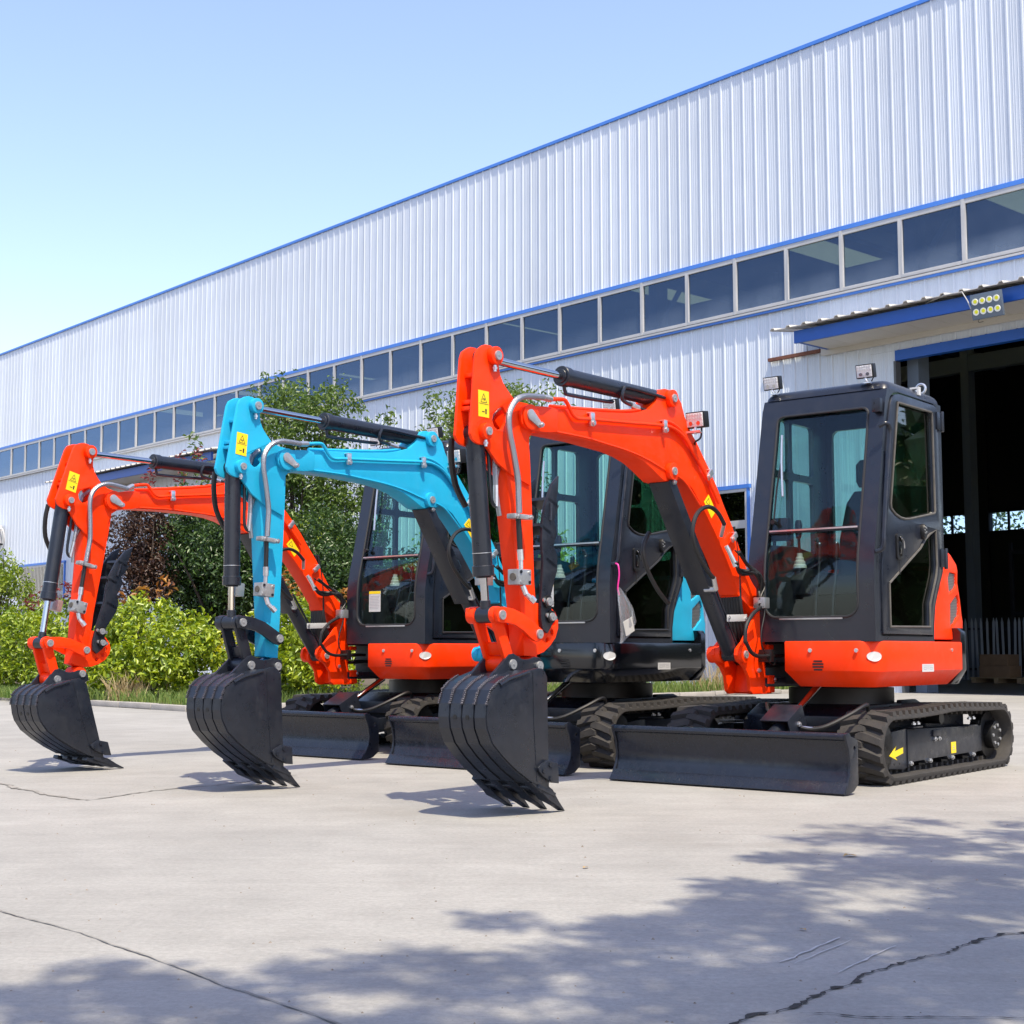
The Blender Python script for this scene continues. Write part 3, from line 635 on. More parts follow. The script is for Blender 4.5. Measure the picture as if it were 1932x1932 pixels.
plant('young_tree','thin leafy sapling behind the blue excavator arm cylinder','tree',-10.8,7.0,[(0,0,5.5,0.35,0.4,0.5),(0.1,0,4.8,0.55,0.5,0.5),(-0.3,0,4.2,0.7,0.6,0.6)],LEAF_MID,60,20,0.12,0.22,32,trunk=(3.6,0.04),shell=0.3)
plant('hedge_shrub','bright green bushes seen through the cab of the far excavator','shrub',-7.2,6.6,[(0,0,2.0,1.4,1.2,1.3),(1.4,0,1.8,1.0,1.1,1.2),(-1.4,0,2.2,1.2,1.1,1.4)],LEAF_BRIGHT,320,26,0.11,0.22,33,shell=0.45,trunk=(0.8,0.05),tone=(0,0.7))
plant('hedge_shrub','bright green bush behind the windscreen of the far excavator','shrub',-11.4,8.2,[(0,0,2.3,1.0,0.9,1.3),(0.9,0,1.9,0.9,0.9,1.2)],LEAF_BRIGHT,220,24,0.11,0.2,34,shell=0.45,trunk=(0.9,0.05),tone=(0,0.7))
# grass verge
def grass(name, s0, s1, n0, n1, cnt, h, lm, seed, cl=None):
    rg = np.random.default_rng(seed); vs = []; tone = []
    for i in range(cnt):
        if cl: s = rg.normal(cl[0],cl[2]); n = rg.normal(cl[1],cl[2])
        else: s = rg.uniform(s0,s1); n = rg.uniform(n0,n1)
        p = wpt(s,n,0.055); hh = h*rg.uniform(0.4,1.25); a = rg.uniform(0,2*PI); w = 0.006+0.004*rg.random()
        dx, dy = math.cos(a), math.sin(a); lean = rg.uniform(0.1,0.8)*hh; b = rg.uniform(0,2*PI)
        tip = (p.x+lean*math.cos(b), p.y+lean*math.sin(b), p.z+hh); mid = (p.x+lean*0.35*math.cos(b), p.y+lean*0.35*math.sin(b), p.z+hh*0.6)
        vs.append([(p.x-dx*w,p.y-dy*w,p.z),(p.x+dx*w,p.y+dy*w,p.z),(mid[0]+dx*w*.8,mid[1]+dy*w*.8,mid[2]),tip,(mid[0]-dx*w*.8,mid[1]-dy*w*.8,mid[2])]); tone += [rg.random()]*5
    vs = [p for q in vs for p in q]; m = MB(); m.v = vs; m.f = [tuple(range(5*i,5*i+5)) for i in range(cnt)]; m.mi = [0]*cnt
    me = m.mesh(name, lm, smooth=0); at = me.attributes.new('tone','FLOAT','POINT'); at.data.foreach_set('value', tone)
    return structure(link(name, me), 'stuff')
grass('grass_verge', -19, -8.6, 13.9, 15.42, 11000, 0.17, GRASSM, 41)
grass('grass_verge', -9.2, -4.15, 11.8, 15.05, 4200, 0.20, GRASSM, 42)
grass('grass_verge', -5.3, -4.15, 0.4, 12, 4200, 0.24, GRASSM, 43)
grass('dry_grass_tuft', 0,0,0,0, 260, 0.42, DRYG, 44, cl=(-7.0,15.0-0.40,0.15))
grass('dry_grass_tuft', 0,0,0,0, 160, 0.7, DRYG, 45, cl=(-4.5,3.6,0.35))

# ------------------------------------------------------------------ excavators (local x forward, y to the machine's left, z up)
def sim(a, b, a2, b2):
    a, b, a2, b2 = complex(*a), complex(*b), complex(*a2), complex(*b2); k = (b2-a2)/(b-a)
    def f(p):
        z = a2+(complex(*p)-a)*k; return (z.real, z.imag)
    f.s = abs(k); f.k = k; return f
def uz(p, v): return Vector((p[0], v, p[1]))
VC = -0.16
REF = dict(armtop=(3.718,2.331), btop=(3.791,1.931), piv=(3.434,2.049), abase=(2.031,2.356), ctop=(2.04,1.90), link=(3.696,1.006), larm=(3.387,.913), ear1=(3.58,.757), ear2=(3.356,.748), foot=(0.94,1.065), cbot=(1.241,.804), tip=(3.275,0.0))
M3R = dict(piv=(3.321,1.906), ear2=(3.54,.669))
THUMB = [(3.13,1.578),(3.199,1.545),(3.278,1.453),(3.327,1.364),(3.352,1.276),(3.366,1.17),(3.402,1.064),(3.428,.988),(3.452,.893),(3.45,.836),(3.416,.807),(3.361,.845),(3.352,.931),(3.343,.989),(3.285,1.07),(3.262,1.10),(3.24,1.174),(3.259,1.231),(3.225,1.28),(3.215,1.31),(3.223,1.359),(3.185,1.40),(3.178,1.419),(3.174,1.468),(3.150,1.515)]
ARMHEAD = [(3.796,2.374),(3.770,2.384),(3.735,2.385),(3.70,2.372),(3.675,2.352),(3.663,2.318),(3.666,2.283),(3.655,2.243),(3.632,2.207),(3.599,2.177),(3.548,2.138),(3.49,2.125),(3.43,2.125),(3.375,2.10),(3.352,2.05),(3.368,1.99),(3.41,1.95),(3.418,1.88),(3.402,1.69),(3.57,1.735),(3.676,1.784),(3.773,1.867),(3.81,1.862),(3.848,1.869),(3.874,1.883),(3.89,1.910),(3.885,1.947),(3.849,2.313),(3.834,2.348)]
ARMHOLE = [(3.72,2.000),(3.712,2.030),(3.665,2.068),(3.632,2.080),(3.604,2.048),(3.608,2.005),(3.640,1.965),(3.672,1.952),(3.705,1.968)]
ARMBODY = [(3.40,1.99),(3.60,1.93),(3.62,1.82),(3.585,1.72),(3.495,1.19),(3.46,1.0),(3.44,.80),(3.33,.795),(3.342,1.10),(3.353,1.19),(3.37,1.55),(3.385,1.80)]
BOOM = [(3.285,2.128),(3.178,2.135),(2.968,2.154),(2.725,2.172),(2.469,2.200),(2.36,2.222),(2.245,2.255),(2.185,2.305),(2.150,2.365),(2.115,2.390),(2.076,2.400),(2.01,2.397),(1.945,2.378),(1.895,2.335),(1.862,2.262),(1.783,2.164),(1.724,2.115),(1.576,1.960),(1.477,1.848),(1.407,1.752),(1.304,1.625),(1.202,1.469),(1.086,1.300),(1.043,1.262),(.923,1.173),(.872,1.115),(.862,1.065),(.885,1.015),(.94,.985),(1.0,1.005),(1.03,1.06),(1.104,1.113),(1.243,1.185),(1.252,1.234),(1.375,1.400),(1.526,1.578),(1.674,1.725),(1.781,1.821),(1.90,1.875),(1.985,1.845),(2.04,1.835),(2.106,1.841),(2.16,1.865),(2.224,1.895),(2.314,1.931),(2.429,1.958),(2.558,1.975),(2.906,1.992),(3.201,1.993),(3.290,1.99)]
NOSE = [(3.23,2.128),(3.30,2.124),(3.40,2.112),(3.452,2.112),(3.492,2.095),(3.513,2.055),(3.503,2.01),(3.47,1.985),(3.41,1.978),(3.26,1.988),(3.19,2.0),(3.19,2.12)]
LINKP = [(3.735,1.042),(3.672,1.047),(3.601,1.039),(3.517,1.016),(3.45,.983),(3.398,.956),(3.358,.936),(3.345,.910),(3.360,.883),(3.387,.872),(3.418,.876),(3.456,.892),(3.518,.930),(3.584,.957),(3.650,.967),(3.690,.966),(3.722,.972),(3.738,1.006)]
BUCKET = [(3.579,.728),(3.52,.738),(3.478,.737),(3.45,.717),(3.433,.689),(3.428,.484),(3.418,.116),(3.569,.174),(3.678,.234),(3.784,.306),(3.868,.376),(3.909,.449),(3.916,.501),(3.909,.566),(3.878,.630),(3.826,.662),(3.742,.693),(3.656,.712)]
EAR = [(3.86,.590),(3.808,.645),(3.755,.695),(3.648,.775),(3.605,.808),(3.57,.812),(3.539,.799),(3.505,.785),(3.471,.781),(3.426,.785),(3.39,.795),(3.357,.791),(3.33,.778),(3.315,.750),(3.322,.715),(3.45,.66),(3.80,.60)]
CUTTER = [(3.526,.239),(3.515,.250),(3.448,.274),(3.362,.252),(3.357,.150),(3.414,.157),(3.493,.196),(3.522,.222)]
KP = [(.885,1.095),(.862,1.06),(.87,.99),(.905,.94),(.935,.88),(.938,.77),(.930,.62),(.925,.552),(1.10,.548),(1.135,.57),(1.150,.66),(1.20,.72),(1.245,.745),(1.283,.765),(1.304,.80),(1.293,.838),(1.262,.860),(1.221,.885),(1.167,.939),(1.10,1.01),(1.02,1.075),(.985,1.11),(.93,1.125)]
FRONT_U = [(.885,1.0),(1.30,1.003),(1.42,.990),(1.5,.972),(1.62,.942),(1.8,.902),(2.0,.858),(2.2,.815),(2.3,.795),(2.42,.770),(2.49,.745),(2.53,.715),(2.565,.66)]
def fu(z): return lerp_tab(FRONT_U, z)

# --- shared track meshes
def track_path():
    P = []
    def arc(cx, cz, r, a0, a1, n):
        for i in range(n+1):
            a = math.radians(a0+(a1-a0)*i/n); P.append((cx+r*math.cos(a), cz+r*math.sin(a)))
    arc(.85,.225,.203,-90,92,16)
    P.extend([(.45,.430),(.15,.438),(-.05,.449),(-.2,.451),(-.6,.440)])
    arc(-1.0,.228,.206,93,270,16)
    # resample
    P.append(P[0]); L = [0]
    for a, b in zip(P, P[1:]): L.append(L[-1]+math.dist(a,b))
    N = 54; out = []; j = 0
    for i in range(N*2):
        t = L[-1]*i/(N*2)
        while L[j+1] < t: j += 1
        f = (t-L[j])/(L[j+1]-L[j]+1e-9); out.append((P[j][0]+(P[j+1][0]-P[j][0])*f, P[j][1]+(P[j+1][1]-P[j][1])*f))
    return out, N
TP, TN = track_path()
def tangent(i):
    a, b = TP[i-1], TP[(i+1)%len(TP)]; d = Vector((b[0]-a[0], b[1]-a[1])).normalized(); return d, Vector((d.y, -d.x))
def track_belt_mesh():
    m = MB(); vs = []; th = 0.030
    prof = [(-.145,0.0),(-.150,-.006),(-.150,-th+.004),(-.142,-th),(.142,-th),(.150,-th+.004),(.150,-.006),(.145,0.0)]
    n = len(TP); k = len(prof)
    for i in range(n):
        d, nn = tangent(i)
        for (v, h) in prof: vs.append((TP[i][0]+nn.x*h, v, TP[i][1]+nn.y*h))
    f = [(i*k+j, i*k+(j+1)%k, ((i+1)%n)*k+(j+1)%k, ((i+1)%n)*k+j) for i in range(n) for j in range(k)]
    m.add(vs, f)
    for i in range(0, n, 2):        # inner drive nubs
        d, nn = tangent(i); c = Vector((TP[i][0]-nn.x*(th+.012), 0, TP[i][1]-nn.y*(th+.012)))
        m.obox(c, (d.x*.016,0,d.y*.016), (0,.03,0), (nn.x*.014,0,nn.y*.014))
    return m.mesh('track', RUBBER, smooth=40)
BELT = track_belt_mesh()
def lug_mesh(sg):
    b = [(-.042,.150),(.016,.150),(.044,.075),(.066,.010),(.046,-.034),(.002,-.034),(-.016,.060)]
    t = [(-.030,.144),(.008,.144),(.034,.072),(.052,.010),(.038,-.022),(.010,-.022),(-.006,.062)]
    m = MB(); n = len(b)
    v = [(x, y*sg, -.004) for x, y in b]+[(x, y*sg, .026) for x, y in t]
    f = [(i,(i+1)%n,n+(i+1)%n,n+i) for i in range(n)]+[tuple(range(n,2*n))]
    if sg < 0: f = [q[::-1] for q in f]
    m.add(v, f); return m.mesh('track_lug', RUBBER, smooth=0)
LUGS = (lug_mesh(1), lug_mesh(-1))
BOLT = MB().cyl((0,0,0),(0,.012,0),.016,n=6).cyl((0,.012,0),(0,.020,0),.009,n=8).mesh('bolt', ZINC)
BOLT_S = MB().cyl((0,0,0),(0,.008,0),.012,n=10).cyl((0,.008,0),(0,.010,0),.005,n=6).mesh('bolt', ZINC)
BOLT_D = MB().cyl((0,0,0),(0,.008,0),.013,n=6).mesh('bolt', DARK)
def pin_mesh(r):
    return MB().cyl((0,0,0),(0,.010,0),r,r*.96,n=22).cyl((0,.0101,0),(0,.0125,0),r*.22,n=10).mesh('pin', PINM)
PIN_L, PIN_M = pin_mesh(.025), pin_mesh(.022)
def put(me, name, parent, loc, rot=(0,0,0), sc=None):
    o = link(name, me, parent); o.location = loc; o.rotation_euler = rot
    if sc: o.scale = (sc,sc,sc)
    return o
def plate_label(name, parent, c, ex, ey, w, h, m, extra=None):
    """thin label whose face is spanned by ex, ey; extra draws printed marks on top"""
    c, ex, ey = Vector(c), Vector(ex).normalized(), Vector(ey).normalized(); nz = ex.cross(ey)
    b = MB(); b.obox(c, ex*w/2, ey*h/2, nz*.0008)
    def pr(x0, y0, x1, y1, t=.004, mi=1):
        a = c+ex*(x0*w/2)+ey*(y0*h/2)+nz*.0012; e = c+ex*(x1*w/2)+ey*(y1*h/2)+nz*.0012; d = (e-a); L = d.length; d /= L
        b.obox((a+e)/2, d*L/2, nz.cross(d)*t/2, nz*.0004, mi)
    if extra: extra(pr)
    return b.build(name, [m, INK, GREY_INK, YELLOW], parent, smooth=0)
def warn(pr):
    for a, e in (((-.55,.12),(.55,.12)),((-.55,.12),(0,.78)),((.55,.12),(0,.78))): pr(*a,*e,.003)
    pr(-.18,.3,-.05,.42,.006); pr(.05,.25,.2,.42,.006); pr(-.9,0,.9,0,.0025); pr(-.35,-.6,.15,-.6,.005); pr(.4,-.75,.4,-.35,.010); pr(.25,-.45,.55,-.45,.004)
def prt_lines(pr):
    for i in range(9): pr(-.85,.5-.15*i,.85-.1*(i%3),.5-.15*i,.003,2)
    pr(-.98,.86,.98,.86,.022,3)
def prt_tie(pr):
    for x in (-.75,.28):
        pr(x,-.35,x+.5,-.35,.003,2); pr(x,.1,x+.5,.1,.003,2); pr(x,-.35,x,.1,.003,2); pr(x+.5,-.35,x+.5,.1,.003,2)
    pr(-.1,-.4,-.1,.3,.004,2); pr(.05,-.4,.05,.3,.004,2); pr(-.8,.55,.8,.55,.003,2)

def cyl_hyd(root, name, a, b, v, rb, rr, blen, flip=False, tubes=True):
    """hydraulic cylinder; barrel starts at b and covers blen of the way, rod ends at a"""
    A, B = uz(a, v), uz(b, v); d = (A-B).normalized(); L = (A-B).length; e = B+d*blen*L; m = MB()
    m.cyl(B+d*.02, e-d*.01, rb, n=26).cyl(e-d*.055, e, rb*1.14, n=26).cyl(e, e+d*.008, rb*.8, n=20)
    m.cyl(B+Vector((0,-.045,0)), B+Vector((0,.045,0)), rb*.85, n=18)
    c = m.build(name, DARK, root, bevel=0.003, seg=1)
    r = MB().cyl(e-d*.02, A-d*.02, rr, n=20).build('piston_rod', CHROME, c)
    MB().cyl(A+Vector((0,-.045,0)), A+Vector((0,.045,0)), rr*2.0, n=18).cyl(A-d*.075, A-d*.01, rr*1.3, n=16).build('rod_eye', DARK, c, bevel=.002, seg=1)
    return c, A, B, d, e

def build_excavator(name, label, loc, rz, pose, paint, skirtp, thumb, linkp, sticker, hood, group, house=(0,0,1)):
    root = thing(name, label, 'excavator', loc, rz, group)
    R = REF; q = pose
    TA = sim(R['piv'], R['ear2'], q['piv'], q['ear2']); TB = sim(R['foot'], R['piv'], R['foot'], q['piv'])
    ba = q.get('bk', ((1,0,0),(0,1,0)))
    TK = lambda p: (ba[0][0]*p[0]+ba[0][1]*p[1]+ba[0][2], ba[1][0]*p[0]+ba[1][1]*p[1]+ba[1][2]); TL = sim(R['link'], R['larm'], q['link'], q['larm'])
    TH = sim(M3R['piv'], M3R['ear2'], q['piv'], q['ear2'])
    A = lambda ps: [TA(p) for p in ps]; B = lambda ps: [TB(p) for p in ps]; K = lambda ps: [TK(p) for p in ps]
    # ---------------- undercarriage
    for sg in (1, -1):
        y0 = .62*sg
        tr = link('track', BELT, root); tr.location = (0, y0, 0)
        for i in range(TN):
            for side in (0, 1):
                j = (2*i+side) % len(TP); d, nn = tangent(j)
                o = link('track_lug', LUGS[side], tr)
                Mx = Matrix(((d.x,0,nn.x,TP[j][0]),(0,1,0,0),(d.y,0,nn.y,TP[j][1]),(0,0,0,1)))
                o.matrix_local = Mx
        ff = MB()
        ff.prism([(.856,.285),(.70,.318),(.482,.330),(.482,.085),(.527,.075),(.839,.095),(.875,.16)], -.028, .040)
        ff.prism([(.478,.325),(-.80,.300),(-.80,.125),(-.70,.122),(-.66,.098),(-.58,.098),(-.55,.124),(-.30,.122),(-.27,.096),(-.19,.096),(-.16,.122),(.08,.120),(.11,.094),(.19,.094),(.22,.118),(.42,.116),(.45,.088),(.478,.088)], -.06, .045)
        ff.box(.30,.45,-.05,.075,.332,.342); ff.box(-.66,-.50,-.05,.075,.304,.314)
        fr = ff.build('track_frame', DARK, root, bevel=.006); fr.location = (0, y0+.02*sg, 0)
        if sg < 0: fr.scale = (1,-1,1)
        for x in (.14,-.24,-.62,.45): put(BOLT, 'bolt', fr, (x,.046,.108))
        for x in (.34,.41,-.54,-.62): put(BOLT, 'bolt', fr, (x,.06,.352), (PI/2,0,0))
        for x in (-.02,.05): put(BOLT, 'bolt', fr, (x,.046,.245))
        MB().box(-.05,.08,.0455,.056,.262,.305).build('cover_plate', DARK, fr, bevel=.003)
        if sg > 0:
            ar = MB(); ar.prism([(.755,.171),(.648,.228),(.672,.196),(.545,.214),(.545,.178),(.666,.158),(.637,.138)], .0405, .042)
            ar.build('direction_arrow', YELLOW, fr, smooth=0)
            plate_label('warning_label', fr, (-.28,.0462,.172), (-1,0,0), (0,0,1), .085, .075, YELLOW, lambda pr: (pr(-.5,.1,.5,.1,.004,2), pr(-.5,-.4,.5,-.4,.004,2), pr(0,-.5,0,.6,.004,2)))
            hm = MB()
            for x in (.60,.68,.76): hm.cyl((x,.040,.115),(x,.0415,.115),.007,n=8)
            hm.build('bolt_hole', BLACK, fr)
        for x in (.45,.14,-.24,-.62):
            m = MB(); m.cyl((x,-.11,.095),(x,-.05,.095),.055,n=18).cyl((x,-.04,.095),(x,.015,.095),.055,n=18); m.build('track_roller', BLACK, root).location = (0,y0,0)
        MB().cyl((-.1,-.06,.38),(-.1,.06,.38),.042,n=18).build('carrier_roller', BLACK, root).location = (0,y0,0)
        m = MB(); m.cyl((.85,-.06,.225),(.85,.06,.225),.165,n=28); m.build('idler_wheel', BLACK, root, bevel=.01).location = (0,y0,0)
        m = MB(); m.cyl((-1.0,-.04,.228),(-1.0,.04,.228),.165,n=22).cyl((-1.0,.04,.228),(-1.0,.10*1.0,.228),.10,n=24)
        for i in range(11):
            a = 2*PI*i/11; m.cyl((-1.0+.168*math.cos(a),-.03,.228+.168*math.sin(a)),(-1.0+.168*math.cos(a),.03,.228+.168*math.sin(a)),.018,n=8)
        sp = m.build('drive_sprocket', BLACK, root, bevel=.004); sp.location = (0,y0,0)
        if sg < 0: sp.scale = (1,-1,1)
        for i in range(7):
            a = 2*PI*i/7; put(BOLT_S, 'bolt', sp, (-1.0+.07*math.cos(a),.1005,.228+.07*math.sin(a)))
    m = MB(); m.box(-.55,.55,-.47,.47,.20,.36).box(-.80,-.12,-.56,.56,.20,.385); m.prism([(-.85,.40),(-.3,.47),(.45,.47),(.62,.40),(.62,.3),(-.85,.3)], -.40, .40)
    m.prism([(-.1,.36),(-.1,.492),(-.35,.492),(-.62,.41),(-.7,.36)], .36, .40)
    m.build('undercarriage_frame', DARK, root, bevel=.01)
    MB().cyl((0,0,.47),(0,0,.575),.36,n=40).cyl((0,0,.575),(0,0,.60),.31,n=40).build('slew_ring', BLACK, root)
    # ---------------- dozer blade
    bp = [(1.600,.349),(1.622,.343),(1.628,.325),(1.607,.30),(1.592,.25),(1.583,.19),(1.584,.14),(1.600,.085),(1.630,.045),(1.662,.008),(1.640,.004),(1.58,.030),(1.548,.085),(1.540,.14),(1.542,.20),(1.552,.26),(1.570,.315),(1.578,.338)]
    bl = MB(); bl.prism(bp, -.80, .80); dz = bl.build('dozer_blade', BLADEM, root, bevel=.002, seg=1)
    MB().obox((1.643,0,.040), (.026,0,-.031), (0,.812,0), (.0055,0,.0046)).build('cutting_edge', BLADEM, dz, bevel=.003)
    ep = [(1.643,.347),(1.618,.357),(1.592,.353),(1.575,.335),(1.488,.312),(1.488,.06),(1.55,.02),(1.610,.008),(1.660,.010),(1.632,.060),(1.600,.115),(1.590,.18),(1.606,.26),(1.638,.325)]
    for y in (.80,-.816):
        e = MB(); e.prism(ep, y, y+.016, holes=[circ(1.532,.265,.014)]); e.build('end_plate', DARK, dz, bevel=.003)
    MB().cyl((1.618,-.80,.332),(1.618,.80,.332),.0225,n=16).build('top_tube', BLADEM, dz)
    for y in (.33,-.33):
        e = MB(); e.prism([(1.545,.10),(1.545,.23),(1.2,.27),(.62,.30),(.62,.20),(1.2,.15)], y-.03, y+.03); e.build('push_arm', DARK, dz, bevel=.006)
    MB().box(1.10,1.18,-.30,.30,.16,.25).build('cross_beam', DARK, dz, bevel=.006)
    c0 = Vector((1.55,.255,.262)); c1 = Vector((.86,.255,.60)); dd = (c1-c0).normalized(); up = Vector((0,1,0)).cross(dd)*-1
    if up.z < 0: up = -up
    bc = MB().cyl(c0, c0+dd*.36, .052, n=26).cyl(c0+dd*.31,c0+dd*.37,.058,n=26).build('blade_cylinder', DARK, root, bevel=.003, seg=1)
    MB().cyl(c0+dd*.36, c1, .022, n=16).build('piston_rod', CHROME, bc)
    gm = MB(); gc = c0+dd*.25
    gm.obox(gc+up*.083, dd*.105, Vector((0,.092,0)), up*.004)
    for y in (-.092,.092): gm.obox(gc+Vector((0,y,0))+up*.020, dd*.105, Vector((0,.004,0)), up*.067)
    gd = gm.build('cylinder_guard', DARK, bc, bevel=.003)
    put(BOLT, 'bolt', gd, gc+Vector((0,.096,.01)))
    MB().tube([gc+Vector((-.02,.10,-.01)), gc+Vector((-.05,.16,-.02)), gc+Vector((-.10,.24,.0)), gc+Vector((-.22,.34,.07)), gc+Vector((-.34,.38,.12)), gc+Vector((-.42,.36,.10)),gc+Vector((-.44,.35,.0))], .013).build('blade_hose', HOSE, bc)
    MB().cyl(gc+Vector((-.02,.10,-.01)), gc+Vector((-.06,.175,-.018)), .012, n=10).build('hose_fitting', CHROME, bc)
    MB().tube([gc+Vector((-.1,-.08,.02)), gc+Vector((-.1,-.16,.08)), gc+Vector((-.2,-.22,.12)), gc+Vector((-.3,-.22,.0))], .011).build('blade_hose', HOSE, bc)
    # ---------------- lower body skirt and counterweight
    def ring(d, z, fr=1.02, le=.735, rear=-.36):
        return [(fr-d,.105+d*.9,z),(fr-d,.50,z),(fr-.005-d,.60,z),(fr-.03-d,.67-d*.4,z),(fr-.08-d*.8,.715-d*.7,z),(fr-.16,le-d,z),(.3,le-d,z),(rear+d*1.2,le-d,z),(rear+d*1.2,-.30,z),(.45,-.30,z),(.45,.105+d*.9,z)]
    sk = MB(); sk.loft([ring(.004,.888),ring(0,.880),ring(0,.700),ring(.075,.600)]).build('body_skirt', skirtp, root, bevel=.004, seg=1)
    sk = [c for c in root.children if c.name.startswith('body_skirt')][-1]
    vt = MB()
    for i in range(4): vt.box(1.0202,1.0225,.302+(.008 if i in (0,3) else 0),.376-(.008 if i in (0,3) else 0),.703+.018*i,.713+.018*i)
    vt.build('vent_slots', BLACK, sk, smooth=0)
    for y in (.288,.602): put(BOLT_S, 'bolt', sk, (1.020,y,.83), (0,0,-PI/2), 1.1)
    put(BOLT_S, 'bolt', sk, (-.17,.735,.833))
    ov = MB(); oc = Vector((.969,.697,.792)); oe = Vector((.743,-.669,0)); on = Vector((.669,.743,0)); r0_ = [oc+on*.004+oe*(.048*math.cos(a))+Vector((0,0,.030*math.sin(a)))-on*(.20*(.048*math.cos(a))**2/.048) for a in [2*PI*i/28 for i in range(28)]]
    ov.loft([[p-on*.006 for p in r0_], r0_]); ov.build('oval_sticker', WHITE, sk, smooth=0)
    plate_label('tie_down_label', sk, (.242,.7372,.716), (-1,0,0), (0,0,1), .19, .05, WHITE, prt_tie)
    cw = MB()
    def cr(d, z): return [(-.366+d,.730-d,z),(-.43,.735-d,z),(-.56,.66-d,z),(-.68+d,.48,z),(-.74+d,.2,z),(-.74+d,-.35,z),(-.66+d,-.66+d,z),(-.366+d,-.74+d,z)]
    cw.loft([cr(.02,.985),cr(0,.955),cr(0,.70),cr(.06,.60)]).build('counterweight', DARKG, root, bevel=.01)
    # right-hand deck
    MB().box(-.36,.44,-.62,-.302,.62,.90).build('right_deck', DARKG, root, bevel=.015)
    MB().box(-.30,.70,-.22,.50,.61,.875).build('swing_frame', BLACK, root)
    # front mounts for the swing post
    for (z0, z1) in ((.873,.925),(.592,.650)):
        e = MB(); e.prism([(.985,-.28),(.99,-.10),(.93,-.07),(.62,-.05),(.45,.08),(.45,-.42),(.62,-.34),(.93,-.29)], z0, z1, ax='z'); e.build('swing_bracket', DARK, root, bevel=.006)
    MB().cyl((.955,VC,.585),(.955,VC,.93),.045,n=18).build('swing_pin', ZINC, root)
    # ---------------- engine hood at the rear left
    hp = [(.09,.905),(.085,1.03),(.03,1.18),(-.05,1.32),(-.11,1.42),(-.16,1.50),(-.26,1.530),(-.37,1.495),(-.475,1.43),(-.495,1.388),(-.485,1.30),(-.525,1.18),(-.548,1.07),(-.562,1.04),(-.55,.906)]
    gl1 = [(-.315,1.325),(-.330,1.215),(-.44,1.262),(-.470,1.290),(-.462,1.365),(-.345,1.372)]
    gl2 = [(-.345,1.15),(-.335,1.01),(-.365,.988),(-.495,1.075),(-.508,1.17),(-.475,1.222)]
    hd = MB(); hd.prism(hp, .64, .668, holes=[gl1, gl2]); hd.prism(hp, -.30, .639)
    hdo = hd.build('engine_hood', hood, root, bevel=.008)
    gm = MB(); gm.prism(inset(gl1,-.004), .6405, .648); gm.prism(inset(gl2,-.004), .6405, .648)
    for gl in (gl1, gl2):
        xs = [p[0] for p in gl]; zs = [p[1] for p in gl]; 
        def inside(x, z):
            c = False; n = len(gl)
            for i in range(n):
                (x1,z1),(x2,z2) = gl[i], gl[(i+1)%n]
                if (z1>z)!=(z2>z) and x < (x2-x1)*(z-z1)/(z2-z1)+x1: c = not c
            return c
        st = .022; i = 0; x = min(xs)
        while x < max(xs):
            z = min(zs)+(st*.5 if i%2 else 0)
            while z < max(zs):
                if inside(x, z): gm.cyl((x,.648,z),(x,.656,z),.006,n=4,mi=1)
                z += st
            x += st*.5; i += 1
    gm.build('hood_grille', [MESHM, ZINC], hdo, smooth=0)
    for (x, z) in ((.04,.945),(-.01,1.28)): put(BOLT_S, 'bolt', hdo, (x,.668,z))
    for (z0,z1) in ((1.30,1.37),(.99,1.22)): MB().box(-.56,-.50,-.2,.52,z0,z1).build('rear_grille', MESHM, hdo, smooth=0)
    # ---------------- cab
    YL, YR = .72, -.16
    cm = MB()
    fout = densify(rrect(YR, YL, .885, 2.505, 0), .07)
    fhole = densify(rrect(-.04, .61, 1.04, 2.385, [.085,.085,.045,.045]), .06)
    cm.prism(fout, 0, -.04, holes=[fhole], mp=lambda p,t: (fu(p[1])+t, p[0], p[1]))
    side = [(fu(z)-.041, z) for z in (.885,1.3,1.5,1.62,1.8,2.0,2.2,2.3,2.42,2.505)]
    rear = [(-.136,2.505),(-.137,2.45),(-.135,1.9),(-.125,1.50),(-.10,1.36),(-.02,1.245),(.045,1.13),(.075,1.0),(.08,.885)]
    sout = side+rear
    dp = [(.90,.932),(.895,1.30),(.868,1.55),(.835,1.80),(.793,2.05),(.745,2.29),(.71,2.40),(.685,2.445),(.64,2.475),(.57,2.488),(.0,2.490),(-.045,2.478),(-.075,2.445),(-.085,2.38),(-.088,1.63),(-.08,1.42),(-.055,1.345),(.03,1.22),(.09,1.10),(.112,1.0),(.115,.932)]
    dh = inset(dp, -.012)
    cm.prism(sout, YL, YL-.035, holes=[dh])
    RW = [rrect(.10,.42,1.50,2.0,.03,3), rrect(.46,.74,1.50,2.0,.03,3), rrect(.10,.42,2.05,2.40,.03,3), rrect(.46,.70,2.05,2.40,.03,3)]
    cm.prism(sout, YR, YR+.035, holes=RW)
    RWR = rrect(-.08,.62,1.52,2.40,.05,4)
    cm.prism(rrect(YR+.036,YL-.036,1.36,2.54,.01), -.135, -.10, holes=[RWR], mp=lambda p,t: (t,p[0],p[1]))
    cm.prism([(.955,.89),(.955,.93),(.09,.93),(.09,.89)], YR+.036, YL-.036)
    cm.box(.08,.12,YR+.036,YL-.036,.93,1.36)
    cab = cm.build('cab', CABM, root, bevel=.014)
    rm = MB(); rings = []
    for z, d, ru in ((2.5055,0,0),(2.53,.006,.012),(2.55,.020,.030),(2.566,.045,.06),(2.575,.085,.11),(2.578,.16,.2)):
        rings.append([Vector((x,y,z)) for x,y in rrect(-.135+d*.9,.741-ru,YR+d*.85,YL-d*.85,.05,5)])
    rm.loft(rings); rm.build('roof', CABM, cab, smooth=60)
